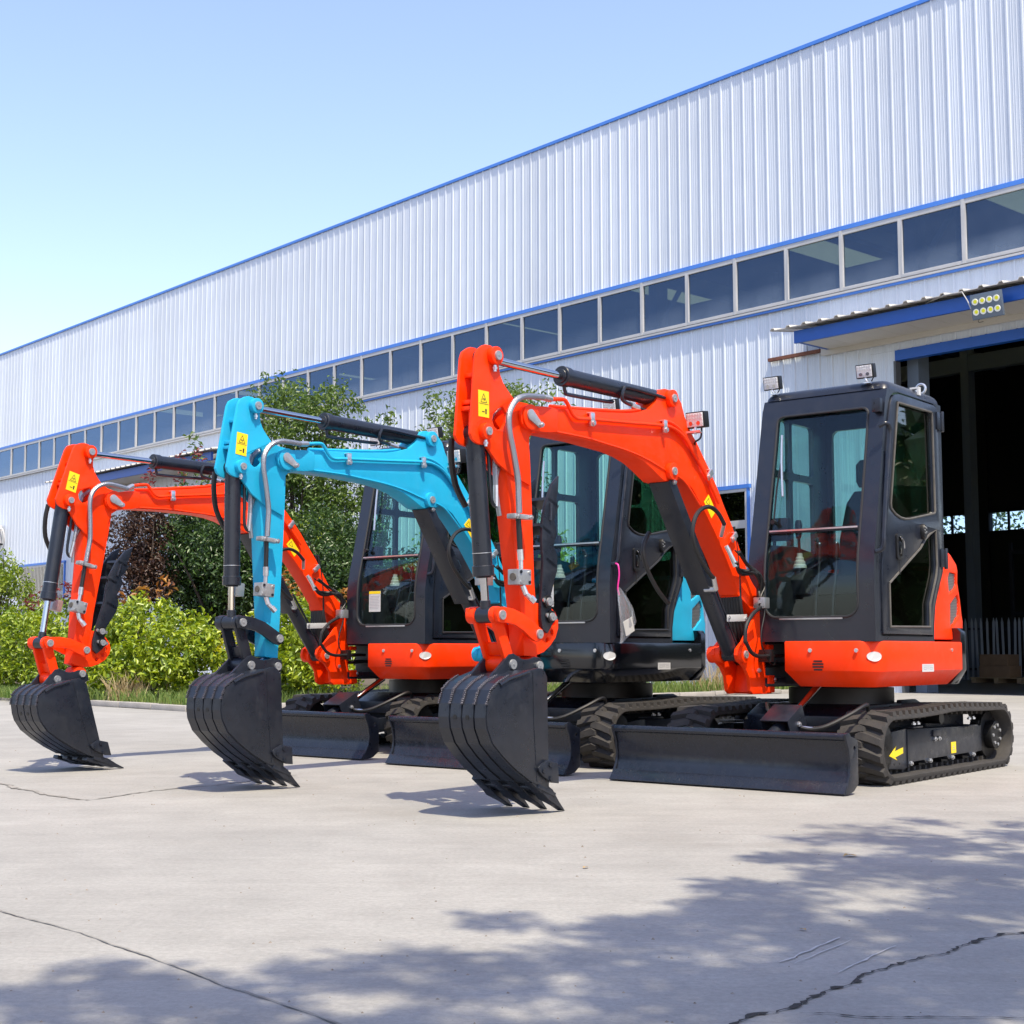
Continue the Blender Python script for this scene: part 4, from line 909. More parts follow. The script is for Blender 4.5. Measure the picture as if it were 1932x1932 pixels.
    def fpane(y0,y1,z0,z1,t0,t1): return lambda m: m.prism(densify(rrect(y0,y1,z0,z1,.02,2),.08), t0, t1, mp=lambda p,t: (fu(p[1])+t, p[0], p[1]))
    m = MB(); fpane(-.05,.62,1.60,2.395,-.028,-.022)(m); m.build('windscreen', GLASS_F, cab, smooth=40)
    m = MB(); m.prism(densify(rrect(-.05,.62,1.03,1.60,[.09,.09,.01,.01],4),.08), -.026, -.020, mp=lambda p,t: (fu(p[1])+t, p[0], p[1])); m.build('lower_windscreen', GLASS_F, cab, smooth=40)
    m = MB(); m.obox((fu(1.60)-.012,.285,1.60), (.014,0,0), (0,.335,0), (0,0,.013)); m.build('windscreen_rail', DARK, cab, bevel=.003)
    m = MB(); m.obox((fu(1.60)+.003,.285,1.605), (.003,0,0), (0,.31,0), (0,0,.005)); m.build('rail_trim', ZINC, cab)
    def seal(poly, mp, r, name, mm, par): 
        P = [Vector(mp(p)) for p in poly]; MB().tube(P+[P[0]], r, n=6, sub=1).build(name, mm, par)
    seal(fhole, lambda p: (fu(p[1])+.001, p[0], p[1]), .0085, 'windscreen_seal', SEALD, cab)
    for y in (.06,.50): pass
    m = MB(); m.obox((1.004,.285,1.035),(.004,0,0),(0,.22,0),(0,0,.010)); m.build('sill_strip', ZINC, cab, bevel=.002)
    for w, nm in zip(RW, ('side_window',)*4):
        m = MB(); m.prism(inset(w,-.006), YR+.012, YR+.018); m.build(nm, GLASS_R, cab, smooth=0)
    m = MB(); m.prism(inset(RWR,-.006), -.120, -.114, mp=lambda p,t: (t,p[0],p[1])); m.build('rear_window', GLASS_R, cab, smooth=0)
    # door
    up_w = [(.600,2.428),(.055,2.436),(.042,2.42),(.034,1.765),(.045,1.748),(.45,1.682),(.53,1.675),(.60,1.678),(.68,1.695),(.742,1.728),(.748,1.76)]
    lo_w = [(.80,1.250),(.30,1.498),(.21,1.565),(.14,1.60),(.034,1.635),(.028,1.40),(.05,1.325),(.165,1.135),(.175,.985),(.80,.978)]
    dm = MB(); dm.prism(dp, YL-.03, YL+.010, holes=[up_w, lo_w]); door = dm.build('door', CABM, root, bevel=.006)
    for nm, w in (('door_window',up_w),('door_window',lo_w)):
        m = MB(); m.prism(inset(w,-.006), YL-.018, YL-.012); m.build(nm, GLASS_S, door, smooth=0)
        seal(w, lambda p: (p[0],YL+.0115,p[1]), .008, 'window_seal', SEAL if sticker is None else SEALD, door)
    m = MB(); m.prism(rrect(.595,.690,1.405,1.572,.022), YL+.0105, YL+.022, holes=[rrect(.617,.668,1.425,1.552,.012)]); m.prism(rrect(.610,.675,1.418,1.56,.012), YL+.0105, YL+.013)
    if sticker: plate_label('warning_label', door, (.70,YL-.022,1.035), (-1,0,0), (0,0,1), .075, .085, YELLOW, lambda pr: (pr(-.7,.2,-.1,.2,.004),pr(-.7,.2,-.4,.7,.004),pr(-.1,.2,-.4,.7,.004),pr(-.9,0,.9,0,.003)))
    hnd = m.build('door_handle', BLACK, door, bevel=.003)
    MB().box(.628,.660,YL+.0135,YL+.026,1.44,1.52).build('handle_paddle', DARKG, door, bevel=.005)
    m = MB(); m.cyl((.635,YL+.013,1.545),(.635,YL+.030,1.545),.011,n=12); m.tube([(.635,YL+.03,1.545),(.615,YL+.035,1.52),(.60,YL+.032,1.48)],.004,n=6); m.build('door_key', CHROME, door)
    MB().tube([(.66,YL+.02,1.41),(.655,YL+.022,1.36),(.66,YL+.022,1.31)],.003,n=5).build('key_cord', BLACK, door)
    m = MB(); m.loft([[(.263+.030*s*math.cos(a),YL+.0105+h,1.610+.052*s*math.sin(a)) for a in [2*PI*i/16 for i in range(16)]][::-1] for s,h in ((1,0),(1,.016),(.85,.026))]); 
    lk = m.build('door_catch', BLACK, door)
    for i in range(5): put(BOLT_S,'bolt',lk,(.263+.014*math.cos(i*1.25),YL+.0365,1.62+.02*math.sin(i*1.25)),sc=.45)
    for z in (2.39,1.45):
        m = MB(); m.cyl((-.115,YL+.018,z-.07),(-.115,YL+.018,z+.07),.013,n=12); m.box(-.112,-.03,YL+.0105,YL+.019,z-.06,z+.06); h_ = m.build('door_hinge', DARK, door, bevel=.002)
    # grab handle and mirror bracket, lights, eye bolt
    m = MB(); m.tube([(.885,YL+.004,2.235),(.872,YL+.045,2.255),(.842,YL+.055,2.235),(.836,YL+.055,2.16),(.90,YL+.055,1.85),(.955,YL+.055,1.56),(.962,YL+.055,1.50),(.965,YL+.042,1.455),(.975,YL+.004,1.44)],.0145,n=10); m.build('grab_handle', DARK, cab)
    m = MB(); m.obox((.812,.685,2.385),(.022,0,0),(0,.028,0),(0,0,.044)); 
    for z in (2.40,2.36): m.obox((.835,.675,z),(.002,0,0),(0,.004,0),(0,0,.008),1)
    m.build('mirror_bracket', [DARK, BLACK], cab, bevel=.003)
    def lamp(y, z, tilt, u, s=1.0):
        m = MB(); c = Vector((u,y,z)); nz = Vector((math.cos(tilt),0,-math.sin(tilt))); ey = Vector((0,1,0)); ez = Vector((math.sin(tilt),0,math.cos(tilt)))
        m.obox(c-nz*.02*s, nz*.022*s, ey*.050*s, ez*.038*s)
        lm = m.build('work_light', BLACK, root, bevel=.006)
        b = MB(); b.obox(c+nz*.004*s, nz*.0035*s, ey*.043*s, ez*.032*s); b.build('lamp_lens', LENS, lm, bevel=.002)
        k = MB()
        for i in range(6):
            for j in range(2):
                p = c+nz*.0078*s+ey*(i-2.5)*.014*s+ez*(.008+.016*j)*s; k.cyl(p, p+nz*.002, .0052*s, n=8)
        for i in (-1,1):
            p = c+nz*.0078*s+ey*.02*i*s-ez*.016*s; k.cyl(p, p+nz*.0025, .010*s, n=10, mi=1)
        k.build('led_row', [WHITE, CHROME], lm)
        return lm, c, nz, ez
    for y in (-.10,.575):
        lm, c, nz, ez = lamp(y, 2.628, .18, .750, 1.2); lm['on_cab'] = 1
        m = MB(); m.tube([(.735,y,2.594),(.745,y+.01,2.57),(.74,y+.02,2.552)],.009,n=8,sub=2); m.obox((.735,y+.015,2.552),(.02,0,0),(0,.02,0),(0,0,.004)); m.build('lamp_bracket', ZINC, lm)
        MB().tube([(.72,y+.04,2.63),(.725,y+.055,2.60),(.735,y+.04,2.56)],.004,n=6).build('lamp_cable', BLACK, lm)
    m = MB(); P = [(-.10,.60+.033*math.cos(a),2.632+.033*math.sin(a)) for a in [2*PI*i/20 for i in range(21)]]; m.tube(P,.009,n=8,sub=1); m.cyl((-.10,.60,2.57),(-.10,.60,2.600),.014,n=10); m.build('lifting_eye', ZINC, cab)
    MB().box(.20,.235,YL-.06,YL+.003,2.572,2.585).box(.20,.235,YL-.01,YL+.003,2.53,2.575).build('white_tape', WHITE, cab)
    m = MB(); m.box(-.36,-.14,.48,.60,1.60,1.675); m.cyl((-.30,.54,1.675),(-.30,.54,1.69),.035,n=12); e = m.build('rear_lamp_box', BLACK, cab, bevel=.006)
    MB().cyl((-.36,.54,1.64),(-.40,.54,1.645),.02,.012,n=10).cyl((-.40,.54,1.645),(-.44,.54,1.648),.007,n=8).build('lamp_plug', mat('brass fitting',(0.6,0.4,0.12),0.3,metal=0.9) if 'brass fitting' not in MATS else MATS['brass fitting'], e)
    # wiper
    wu = lambda y,z,o=.012: Vector((fu(z)+o, y, z))
    m = MB(); m.tube([wu(.005,1.665),wu(.005,1.90),wu(.020,2.06)],.006,n=6,sub=2); m.cyl(wu(.005,1.665,0),wu(.005,1.665,.03),.016,n=10)
    wp = m.build('wiper', BLACK, cab)
    m = MB(); m.tube([wu(.008,2.255,.010),wu(.022,2.06,.010),wu(.052,1.835,.010)],.008,n=6,sub=2); m.build('wiper_blade', ZINC, wp)
    # cab interior: seat, consoles, levers, monitor
    st = MB(); st.loft([[(x,y,z) for (x,y) in rrect(.13,.60,.06,.52,.07,3)] for z in (1.20,1.24,1.30,1.32)]).build('seat', SEATM, root, bevel=.0)
    st = root.children[-1] if root.children[-1].name.startswith('seat') else [c for c in root.children if c.name.startswith('seat')][0]
    m = MB(); m.loft([[(.17-.22*(z-1.3)+dx,y,z) for (dx,y) in rrect(-.05,.06,.09+s,.49-s,.04,3)] for z,s in ((1.30,0),(1.6,-.01),(1.85,.02),(1.93,.07))]); m.build('seat_back', SEATM, st)
    m = MB(); m.loft([[(.02+dx,y,z) for (dx,y) in rrect(-.04,.05,.17+s,.41-s,.035,3)] for z,s in ((1.96,.02),(2.0,0),(2.12,0),(2.15,.03))]); m.build('headrest', SEATM, st)
    MB().box(.15,.55,.10,.48,.931,1.198).build('seat_base', BLACK, st)
    for y in (-.04,.55):
        m = MB(); m.prism([(.10,1.20),(.62,1.20),(.66,1.30),(.60,1.38),(.12,1.36)], y, y+.10); c = m.build('side_console', INTER, root, bevel=.015)
        m = MB(); m.loft([[(.60+.05*s*math.cos(a),y+.05+.045*s*math.sin(a),z) for a in [2*PI*i/12 for i in range(12)]] for z,s in ((1.38,1.0),(1.40,.95),(1.405,.8),(1.425,.8),(1.43,.6),(1.45,.6),(1.455,.42),(1.48,.4))]); m.build('lever_boot', CREAM, c)
        m = MB(); m.tube([(.60,y+.05,1.45),(.605,y+.05,1.55),(.61,y+.05,1.60)],.010,n=8); m.loft([[(.61+.02*s*math.cos(a),y+.05+.024*s*math.sin(a),z) for a in [2*PI*i/12 for i in range(12)]] for z,s in ((1.58,.7),(1.62,1.0),(1.67,1.1),(1.70,.8),(1.705,.3))]); m.build('joystick', BLACK, c)
    m = MB(); m.prism([(.955,.931),(.955,1.46),(.90,1.52),(.55,1.53),(.30,1.50),(.30,.931)], YR+.04, YR+.13); dsh = m.build('right_console', INTER, root, bevel=.02)
    for (x,z) in ((.90,1.40),): pass
    m = MB()
    for y in (.0,.0): pass
    m.box(.80,.86,-.11,.06,1.55,1.70); mo = m.build('monitor', BLACK, root, bevel=.008)
    MB().cyl((.82,-.06,1.50),(.82,-.06,1.56),.012,n=8).build('monitor_stalk', BLACK, mo)
    for y in (.24,.36):
        m = MB(); m.tube([(.84,y,.935),(.83,y,1.15),(.78,y,1.34),(.77,y,1.44)],.011,n=8); m.cyl((.77,y,1.42),(.765,y,1.52),.018,n=10); m.cyl((.765,y,1.52),(.765,y,1.53),.012,n=10,mi=1); lv = m.build('travel_lever', [BLACK, CHROME], root)
        MB().obox((.86,y,.95),(.07,0,.01),(0,.04,0),(-.002,0,.012)).build('foot_pedal', BLACK, lv, bevel=.004)
    plate_label('green_sticker', dsh, (.957,-.065,1.30), (0,1,0), (0,0,1), .04, .05, GREEN)
    if sticker:
        plate_label('instruction_sheet', cab, (fu(1.25)-.018,.145,1.235), (0,1,0), (0,0,1), .13, .17, WHITE, prt_lines)
    # ---------------- swing post
    kp = MB(); kp.prism(KP, -.105, -.078); kp.prism(KP, -.275, -.248)
    kp.prism([(.925,.552),(.925,.75),(.98,.80),(1.02,.72),(1.06,.56)], -.247, -.106)
    kp.box(.86,1.0,-.285,-.075,.548,.600); kp.box(.845,.93,-.11,-.06,.555,.595); kp.box(.855,.93,-.11,-.055,.612,.668)
    kp.cyl((q['cbot'][0],-.31,q['cbot'][1]),(q['cbot'][0],-.212,q['cbot'][1]),.055,n=22); kp.cyl((q['cbot'][0],-.108,q['cbot'][1]),(q['cbot'][0],-.052,q['cbot'][1]),.055,n=22)
    kp.box(.86,.93,-.11,-.06,.945,.99); kp.box(.86,.93,-.11,-.055,.835,.868); kp.box(.86,.94,-.32,-.26,.60,.66)
    kpo = kp.build('swing_post', paint, root, bevel=.007)
    put(PIN_L,'pin',kpo,(q['cbot'][0],-.052,q['cbot'][1])); put(PIN_L,'pin',kpo,(.94,-.078,1.065))
    for (x,z) in ((.85,.965),(.85,.64),(1.06,.70)): put(BOLT,'bolt',kpo,(x,-.066,z))
    for i,(x,z) in enumerate(((.86,.955),(.86,.632))): MB().cyl((x,-.085,z),(x-.075,-.085,z),.015,n=8).cyl((x-.05,-.085,z),(x-.065,-.085,z),.021,n=6).build('stop_bolt', ZINC, kpo)
    bp_ = MB(); bp_.obox((1.28,-.088,1.035),(.125,0,-.004),(0,.003,0),(.0008,0,.022)); hb = bp_.build('hose_guard_bar', ALU, kpo, bevel=.002)
    for x in (1.39,1.175): put(BOLT_S,'bolt',hb,(x,-.085,1.035))
    # bundle of hoses behind the post
    hm = MB()
    for i in range(8):
        y = -.25+.02*i
        hm.tube([(1.34-.01*i,y,1.62),(1.22,y,1.35),(1.20,y+.005,1.10),(1.19-.012*i,y,.90),(1.0,y,.74),(.72,y+.05,.74)],.0125,n=7)
    hm.build('hose_bundle', HOSE, root)
    # ---------------- boom
    bm_ = MB(); BB = B(BOOM); bm_.prism(BB, -.25, -.10)
    lug = [p for p in BB]
    boom = bm_.build('boom', paint, root, bevel=.006)
    m = MB(); nz = B(NOSE)
    for (a, b) in ((-.098,-.078),(-.252,-.232)): m.prism(nz, a, b)
    pv = TB(R['piv']); m.cyl((pv[0],-.077,pv[1]),(pv[0],-.066,pv[1]),.068,n=26)
    m.cyl((pv[0],-.268,pv[1]),(pv[0],-.2525,pv[1]),.068,n=26)
    m.build('boom_nose', paint, boom, bevel=.005)
    def tri(p): return TB(p)
    m = MB(); ed = Vector((tri((3.395,2.02))[0]-pv[0],0,tri((3.395,2.02))[1]-pv[1])).normalized(); 
    e0 = tri((3.447,2.058)); e1 = tri((3.372,2.014)); axd = Vector((e1[0]-e0[0], e1[1]-e0[1])); axd.normalize(); pr_ = Vector((-axd.y, axd.x))
    capp = []
    for i in range(9): a = PI/2+PI*i/8; capp.append((e0[0]+.030*(axd.x*math.cos(a)+pr_.x*math.sin(a)), e0[1]+.030*(axd.y*math.cos(a)+pr_.y*math.sin(a))))
    for i in range(9): a = -PI/2+PI*i/8; capp.append((e1[0]+.017*(axd.x*math.cos(a)+pr_.x*math.sin(a)), e1[1]+.017*(axd.y*math.cos(a)+pr_.y*math.sin(a))))
    m.prism(capp, -.0655, -.056); pk = m.build('pin_keeper', PINM, boom, bevel=.003)
    put(BOLT,'bolt',pk,(e1[0],-.056,e1[1]))
    for nm, pt, r0 in (('arm cyl',(2.031,2.345),.055),('boom cyl',(2.04,1.90),.055)):
        p = TB(pt); m = MB(); m.cyl((p[0],-.0995,p[1]),(p[0],-.068,p[1]),r0*.95,n=24); bs = m.build('pin_boss', paint, boom, bevel=.004); MB().cyl((p[0],-.280,p[1]),(p[0],-.2505,p[1]),r0,n=24).build('pin_boss', paint, boom, bevel=.004)
        put(PIN_L,'pin',bs,(p[0],-.068,p[1])); m = MB()
    # raised weld ribs on the boom side
    m = MB(); m.tube([uz(TB(p),-.098) for p in [(3.20,2.005),(2.906,2.004),(2.7,1.992),(2.5,1.978),(2.3,1.950),(2.1,1.905),(1.95,1.88),(1.85,1.84),(1.70,1.72)]],.007,n=6); m.build('weld_bead', paint, boom)
    # steel lines along the boom
    pipe = [(3.265,2.167),(3.143,2.184),(3.105,2.17),(3.051,2.112),(3.004,2.097),(2.917,2.106),(2.877,2.109),(2.5,2.137),(2.168,2.164),(2.103,2.167),(2.008,2.160),(1.90,2.12),(1.80,2.04),(1.70,1.955),(1.60,1.86),(1.50,1.75)]
    m = MB(); m.tube([uz(TB(p),-.080) for p in pipe],.011,n=8,sub=3); m.build('steel_line', paint, boom)
    m = MB(); m.tube([uz(TB((p[0],p[1]+.028)),-.125+.0) for p in [(3.2,2.115),(2.9,2.140),(2.5,2.18),(2.3,2.22)]],.011,n=8,sub=3); m.tube([uz(TB((p[0]+.02,p[1]+.03)),-.082) for p in pipe[9:]],.011,n=8,sub=3); m.build('steel_line', paint, boom)
    for p, ang in (((2.877,2.105),0),((2.127,2.158),0),((1.62,1.918),.85),((1.33,1.545),.95)):
        c = TB(p); a = ang; ex = Vector((math.cos(a),0,math.sin(a))); ez = Vector((-math.sin(a),0,math.cos(a))); cc = uz(c,-.074)
        m = MB(); m.obox(cc, ex*.018, Vector((0,.008,0)), ez*.036); m.obox(cc+ez*.038+Vector((0,-.012,0)), ex*.018, Vector((0,.02,0)), ez*.004); cl = m.build('line_clamp', ZINC, boom, bevel=.004)
        put(BOLT_S,'bolt',cl,cc+Vector((0,.009,0))-ez*.018,sc=1.2)
    # label on the boom side
    c = TB((1.578,1.725)); dv = TB.k/abs(TB.k); exd = Vector((1.50-1.65,0,1.66-1.78)).normalized()
    plate_label('warning_label', boom, (c[0],-.0982,c[1]), (-.66,0,-.75), (-.75,0,.66), .13, .075, YELLOW, lambda pr: (pr(-.75,-.55,-.75,.55,.003),pr(-.75,-.55,-.1,0,.003),pr(-.75,.55,-.1,0,.003)))
    # boom work light
    lm, c, nz2, ez2 = lamp(-.045, TB((1.83,2.235))[1], .12, TB((1.83,2.235))[0]-.0, 1.32)
    tb = TB((1.83,2.15)); m = MB(); m.obox((tb[0],-.06,tb[1]+.01),(.012,0,.002),(0,.055,0),(0,0,.006)); m.tube([(tb[0],-.05,tb[1]),(tb[0]-.01,-.045,tb[1]+.05)],.011,n=8); m.build('lamp_bracket', ZINC, lm)
    MB().tube([(c.x-.05,-.03,c.z-.03),(c.x-.07,-.05,c.z-.10),(c.x-.06,-.085,c.z-.13)]+[uz(TB(p),-.13) for p in ((1.66,2.07),(1.50,1.90),(1.33,1.69),(1.2,1.50),(1.12,1.40))],.006,n=6).build('lamp_cable', BLACK, lm)
    # hoses at the boom foot
    for nm, pts, r0 in (('boom_hose',[(1.392,1.358),(1.329,1.324),(1.243,1.314),(1.133,1.322),(1.056,1.287),(1.014,1.223),(1.05,1.151)],.012),('boom_hose',[(1.401,1.383),(1.339,1.344),(1.253,1.337),(1.177,1.324),(1.068,1.264),(1.047,1.221),(1.094,1.154)],.012),('boom_hose',[(1.36,1.45),(1.26,1.40),(1.17,1.37),(1.09,1.31),(1.05,1.24),(1.03,1.16),(1.10,1.12)],.012)):
        MB().tube([uz(TB(p),-.02-.02*(i%3)) for i,p in enumerate(pts)],r0,n=8).build(nm, HOSE, root)
    for p, p2 in (((1.43,1.47),(1.392,1.355)),((1.452,1.485),(1.402,1.38))):
        MB().cyl(uz(TB(p),-.06),uz(TB(p2),-.03),.014,n=8).build('hose_fitting', ZINC, root)
    MB().tube([uz(TB(p),-.02) for p in ((1.413,1.457),(1.308,1.404),(1.213,1.344),(1.114,1.316),(1.044,1.265),(1.039,1.232),(1.092,1.165))]+[Vector((1.078,-.0,1.085)),Vector((1.127,0,.949)),Vector((1.125,0,.87)),Vector((1.06,0,.78)),Vector((.98,0,.735)),Vector((.93,0,.765))],.005,n=6).build('cable', BLACK, root)
    m = MB(); m.tube([(1.13,.0,1.105),(1.241,.0,1.055),(1.319,0,.979),(1.337,0,.894),(1.32,0,.874),(1.262,0,.819),(1.176,0,.793),(1.052,0,.793),(.926,0,.795),(.80,-.02,.795)],.013,n=8); m.build('boom_hose', HOSE, root)
    MB().box(1.03,1.10,-.07,.012,1.10,1.17).build('hose_block', ZINC, root, bevel=.006)
    MB().box(1.0,1.04,-.07,.02,.755,.835).build('hose_clamp', BLACK, root, bevel=.004)
    hb_ = [(1.52,1.612),(1.591,1.675),(1.671,1.706),(1.751,1.702),(1.831,1.667),(1.886,1.602),(1.903,1.524),(1.866,1.439),(1.79,1.361),(1.702,1.293),(1.662,1.274)]
    m = MB(); m.tube([uz(TB(p),-.03-.0) for p in hb_],.0135,n=8); m.build('boom_hose', HOSE, root)
    m = MB(); a = TB((1.52,1.612)); b = TB((1.478,1.545)); m.cyl(uz(a,-.035),uz(b,-.08),.014,n=8); m.build('hose_fitting', ZINC, root); m = MB(); a = TB((1.662,1.274)); b = TB((1.60,1.205)); m.cyl(uz(a,-.03),uz(b,-.05),.015,n=8); m.cyl(uz(b,-.05),uz(b,-.13),.016,n=8); m.build('hose_fitting', ZINC, root)
    if sticker is None:
      m = MB(); m.tube([uz(TB(p),-.31) for p in ((1.95,1.55),(2.02,1.45),(1.98,1.33),(1.86,1.20),(1.74,1.12))],.0135,n=8); m.build('boom_hose', HOSE, root)
    # ---------------- boom cylinder with guard
    cb, ct = q['cbot'], TB(R['ctop'])
    c_, A_, B_, d_, e_ = cyl_hyd(root, 'boom_cylinder', ct, cb, VC, .052, .026, .60)
    up = Vector((d_.z,0,-d_.x)); up = up if up.x > 0 else -up
    gm = MB(); Lc = (A_-B_).length; g0 = B_+d_*Lc*.37; g1 = A_-d_*.035
    gm.obox((g0+g1)/2+up*.060, (g1-g0)/2, Vector((0,.068,0)), up*.004)
    for y in (-.068,.068): gm.obox((g0+g1)/2+Vector((0,y,0))+up*.028, (g1-g0)/2, Vector((0,.004,0)), up*.036)
    gd = gm.build('cylinder_guard', DARK, c_, bevel=.004)
    put(BOLT,'bolt',gd,g1-d_*.03+Vector((0,.072,0))+up*.02)
    MB().tube([B_+d_*.02+Vector((0,.03,0))-up*.055,B_+d_*Lc*.45-up*.058+Vector((0,.03,0))],.009,n=8,sub=1).build('cylinder_pipe', DARK, c_)
    # ---------------- arm cylinder
    at, ab = TA(R['armtop']), TB((2.031,2.345))
    c_, A_, B_, d_, e_ = cyl_hyd(root, 'arm_cylinder', at, ab, VC, .050, .0215, .605)
    up = Vector((0,0,1)); dn = -up
    MB().tube([e_-d_*.03+dn*.045,e_-d_*.04+dn*.085,e_-d_*.08+dn*.095,e_-d_*.45+dn*.085,e_-d_*.5+dn*.075],.011,n=8,sub=3).build('cylinder_pipe', DARK, c_)
    MB().tube([B_+d_*.06+Vector((0,.058,0))+dn*.0,B_+d_*.10+Vector((0,.062,0)),B_+d_*.44+Vector((0,.060,0))+up*.01,B_+d_*.49+Vector((0,.058,0))-up*.01,B_+d_*.50+Vector((0,.052,0))-up*.055,B_+d_*.47+Vector((0,.045,0))-up*.075,B_+d_*.36+Vector((0,.03,0))-up*.085],.011,n=8,sub=3).build('cylinder_pipe', DARK, c_)
    MB().tube([B_+d_*.36+Vector((0,.03,0))-up*.085,B_+d_*.25+Vector((0,.03,0))-up*.10,B_+d_*.1+Vector((0,.02,0))-up*.10,B_-d_*.02-up*.13],.017,n=8).build('cylinder_hose', HOSE, c_)
    MB().cyl(B_+d_*.38+Vector((0,.03,0))-up*.083,B_+d_*.30+Vector((0,.03,0))-up*.093,.019,n=8).build('hose_fitting', ZINC, c_)
    # ---------------- arm
    am = MB(); am.prism(A(ARMBODY), -.208, -.114); AH = A(ARMHEAD); AO = A(ARMHOLE)
    am.prism(AH, -.120, -.100, holes=[AO]); am.prism(AH, -.220, -.200, holes=[AO])
    for (p0, p1) in (((3.80,2.235),(3.79,2.215)),((3.825,2.10),(3.81,2.065)),((3.83,2.06),(3.815,2.04))):
        a, b = TA(p0), TA(p1); cc = uz(((a[0]+b[0])/2,(a[1]+b[1])/2), VC); am.obox(cc, (.030,0,0), (0,.041,0), (0,0,.011))
    pv = q['piv']; am.cyl((pv[0],-.222,pv[1]),(pv[0],-.099,pv[1]),.075*TA.s,n=28)
    e2 = q['ear2']; am.cyl((e2[0],-.221,e2[1]),(e2[0],-.099,e2[1]),.048,n=22)
    arm = am.build('arm', paint, root, bevel=.005)
    m = MB(); m.obox(uz(TA((3.80,2.12)),VC),(.008,0,.001),(0,.008,0),(0,0,.10*TA.s)); m.obox(uz(TA((3.82,1.99)),VC),(.008,0,.001),(0,.009,0),(0,0,.05)); m.build('stiffener', paint, arm)
    for p, r0, pm_ in (((3.718,2.331),.047,PIN_L),((3.791,1.931),.042,PIN_M)):
        p = TA(p); m = MB(); m.cyl((p[0],-.0995,p[1]),(p[0],-.066,p[1]),r0,n=24); bs = m.build('pin_boss', paint, arm, bevel=.004); MB().cyl((p[0],-.250,p[1]),(p[0],-.2205,p[1]),r0,n=24).build('pin_boss', paint, arm, bevel=.004)
        put(pm_,'pin',bs,(p[0],-.066,p[1])); MB().cyl((p[0]-.0,-.085,p[1]-r0-.002),(p[0],-.085,p[1]-r0-.035),.009,n=8).cyl((p[0],-.085,p[1]-r0-.012),(p[0],-.085,p[1]-r0-.024),.013,n=6).build('lock_bolt', ZINC, bs)
    Rk = TA.k/abs(TA.k); def_ex = Vector((-Rk.real,0,-Rk.imag)); def_ez = Vector((-Rk.imag,0,Rk.real))
    def rot2(v): z = complex(*v)*Rk; return Vector((z.real,0,z.imag))
    c = TA((3.792,2.073)); plate_label('warning_label', arm, (c[0],-.0985,c[1]), rot2((-1,0)), rot2((.02,1)), .084, .135, YELLOW, warn)
    c = TA((3.462,1.40)); plate_label('warning_label', arm, (c[0],-.1165,c[1]), rot2((-1,0)), rot2((.03,1)), .080, .145, YELLOW, warn)
    # arm hoses and valve block
    h1 = [(3.359,2.162),(3.452,2.154),(3.527,2.142),(3.589,2.112),(3.633,2.06),(3.647,2.006),(3.639,1.937),(3.617,1.87),(3.592,1.785),(3.570,1.698),(3.564,1.593),(3.560,1.531)]
    MB().tube([uz(TA(p),-.052) for p in h1],.0165,n=10).build('armoured_hose', ZINCD, arm)
    MB().tube([uz(TA((p[0]-.02,p[1]-.03)),-.20) for p in h1[:6]]+[uz(TA(p),-.20) for p in ((3.70,1.95),(3.73,1.85),(3.70,1.78))],.0165,n=10).build('armoured_hose', ZINCD, arm)
    MB().cyl(uz(TA((3.359,2.162)),-.052),uz(TB((3.262,2.168)),-.072),.017,n=10).build('hose_fitting', ZINC, arm)
    c = TA((3.545,1.513)); m = MB(); m.obox(uz(c,-.062),rot2((.072,0)),(0,.028,0),rot2((0,.013))); hc = m.build('hose_clamp', PINM, arm, bevel=.005)
    for s_ in (-1,1): put(BOLT,'bolt',hc,uz(c,-.034)+rot2((.052*s_,0)),sc=.9)
    MB().tube([uz(TA(p),-.06) for p in ((3.557,1.50),(3.550,1.43),(3.543,1.345))],.0145,n=10).build('rubber_hose', HOSE, arm)
    MB().cyl(uz(TA((3.543,1.345)),-.06),uz(TA((3.537,1.29)),-.06),.0165,n=8).cyl(uz(TA((3.537,1.29)),-.06),uz(TA((3.535,1.245)),-.06),.012,n=8).build('hose_fitting', ZINC, arm)
    c = TA((3.525,1.203)); m = MB(); m.obox(uz(c,-.078),rot2((.052,0)),(0,.037,0),rot2((0,.040))); vb = m.build('valve_block', PINM, arm, bevel=.004)
    for sx,sz in ((-1,1),(1,1),(-1,-1),(1,-1)): put(BOLT_D if sx*sz>0 else BOLT_S,'bolt',vb,uz(c,-.041)+rot2((.036*sx,.026*sz)),sc=.7)
    m = MB(); f0 = uz(c,-.078)+rot2((.052,0)); m.cyl(f0,f0+rot2((.006,0)),.020,n=16); m.build('valve_port', SEAL, vb)
    m = MB(); a = uz(TA((3.52,1.16)),-.06); b = uz(TA((3.505,1.115)),-.05); m.cyl(a,b,.014,n=8).cyl(b,uz(TA((3.470,1.085)),-.035),.014,n=8).cyl(uz(TA((3.485,1.10)),-.04),uz(TA((3.462,1.078)),-.03),.018,n=6); m.build('hose_elbow', ZINC, arm)
    MB().tube([uz(TA(p),-.15) for p in ((3.60,1.80),(3.63,1.70),(3.62,1.60),(3.60,1.52))],.013,n=8).build('armoured_hose', ZINCD, arm)
    c = TA((3.58,1.205)); m = MB(); m.obox(uz(c,-.27),rot2((.04,0)),(0,.03,0),rot2((0,.04))); m.build('valve_block', PINM, arm, bevel=.004)
    # ---------------- bucket cylinder
    bt, lp = TA(R['btop']), q['link']
    c_, A_, B_, d_, e_ = cyl_hyd(root, 'bucket_cylinder', lp, bt, VC, .049, .0205, q['bfrac'])
    sd = Vector((-d_.z,0,d_.x)); sd = sd if sd.x < 0 else -sd
    MB().cyl(e_-d_*.12,e_-d_*.117,.0515,n=26).build('gland_ring', ZINC, c_)
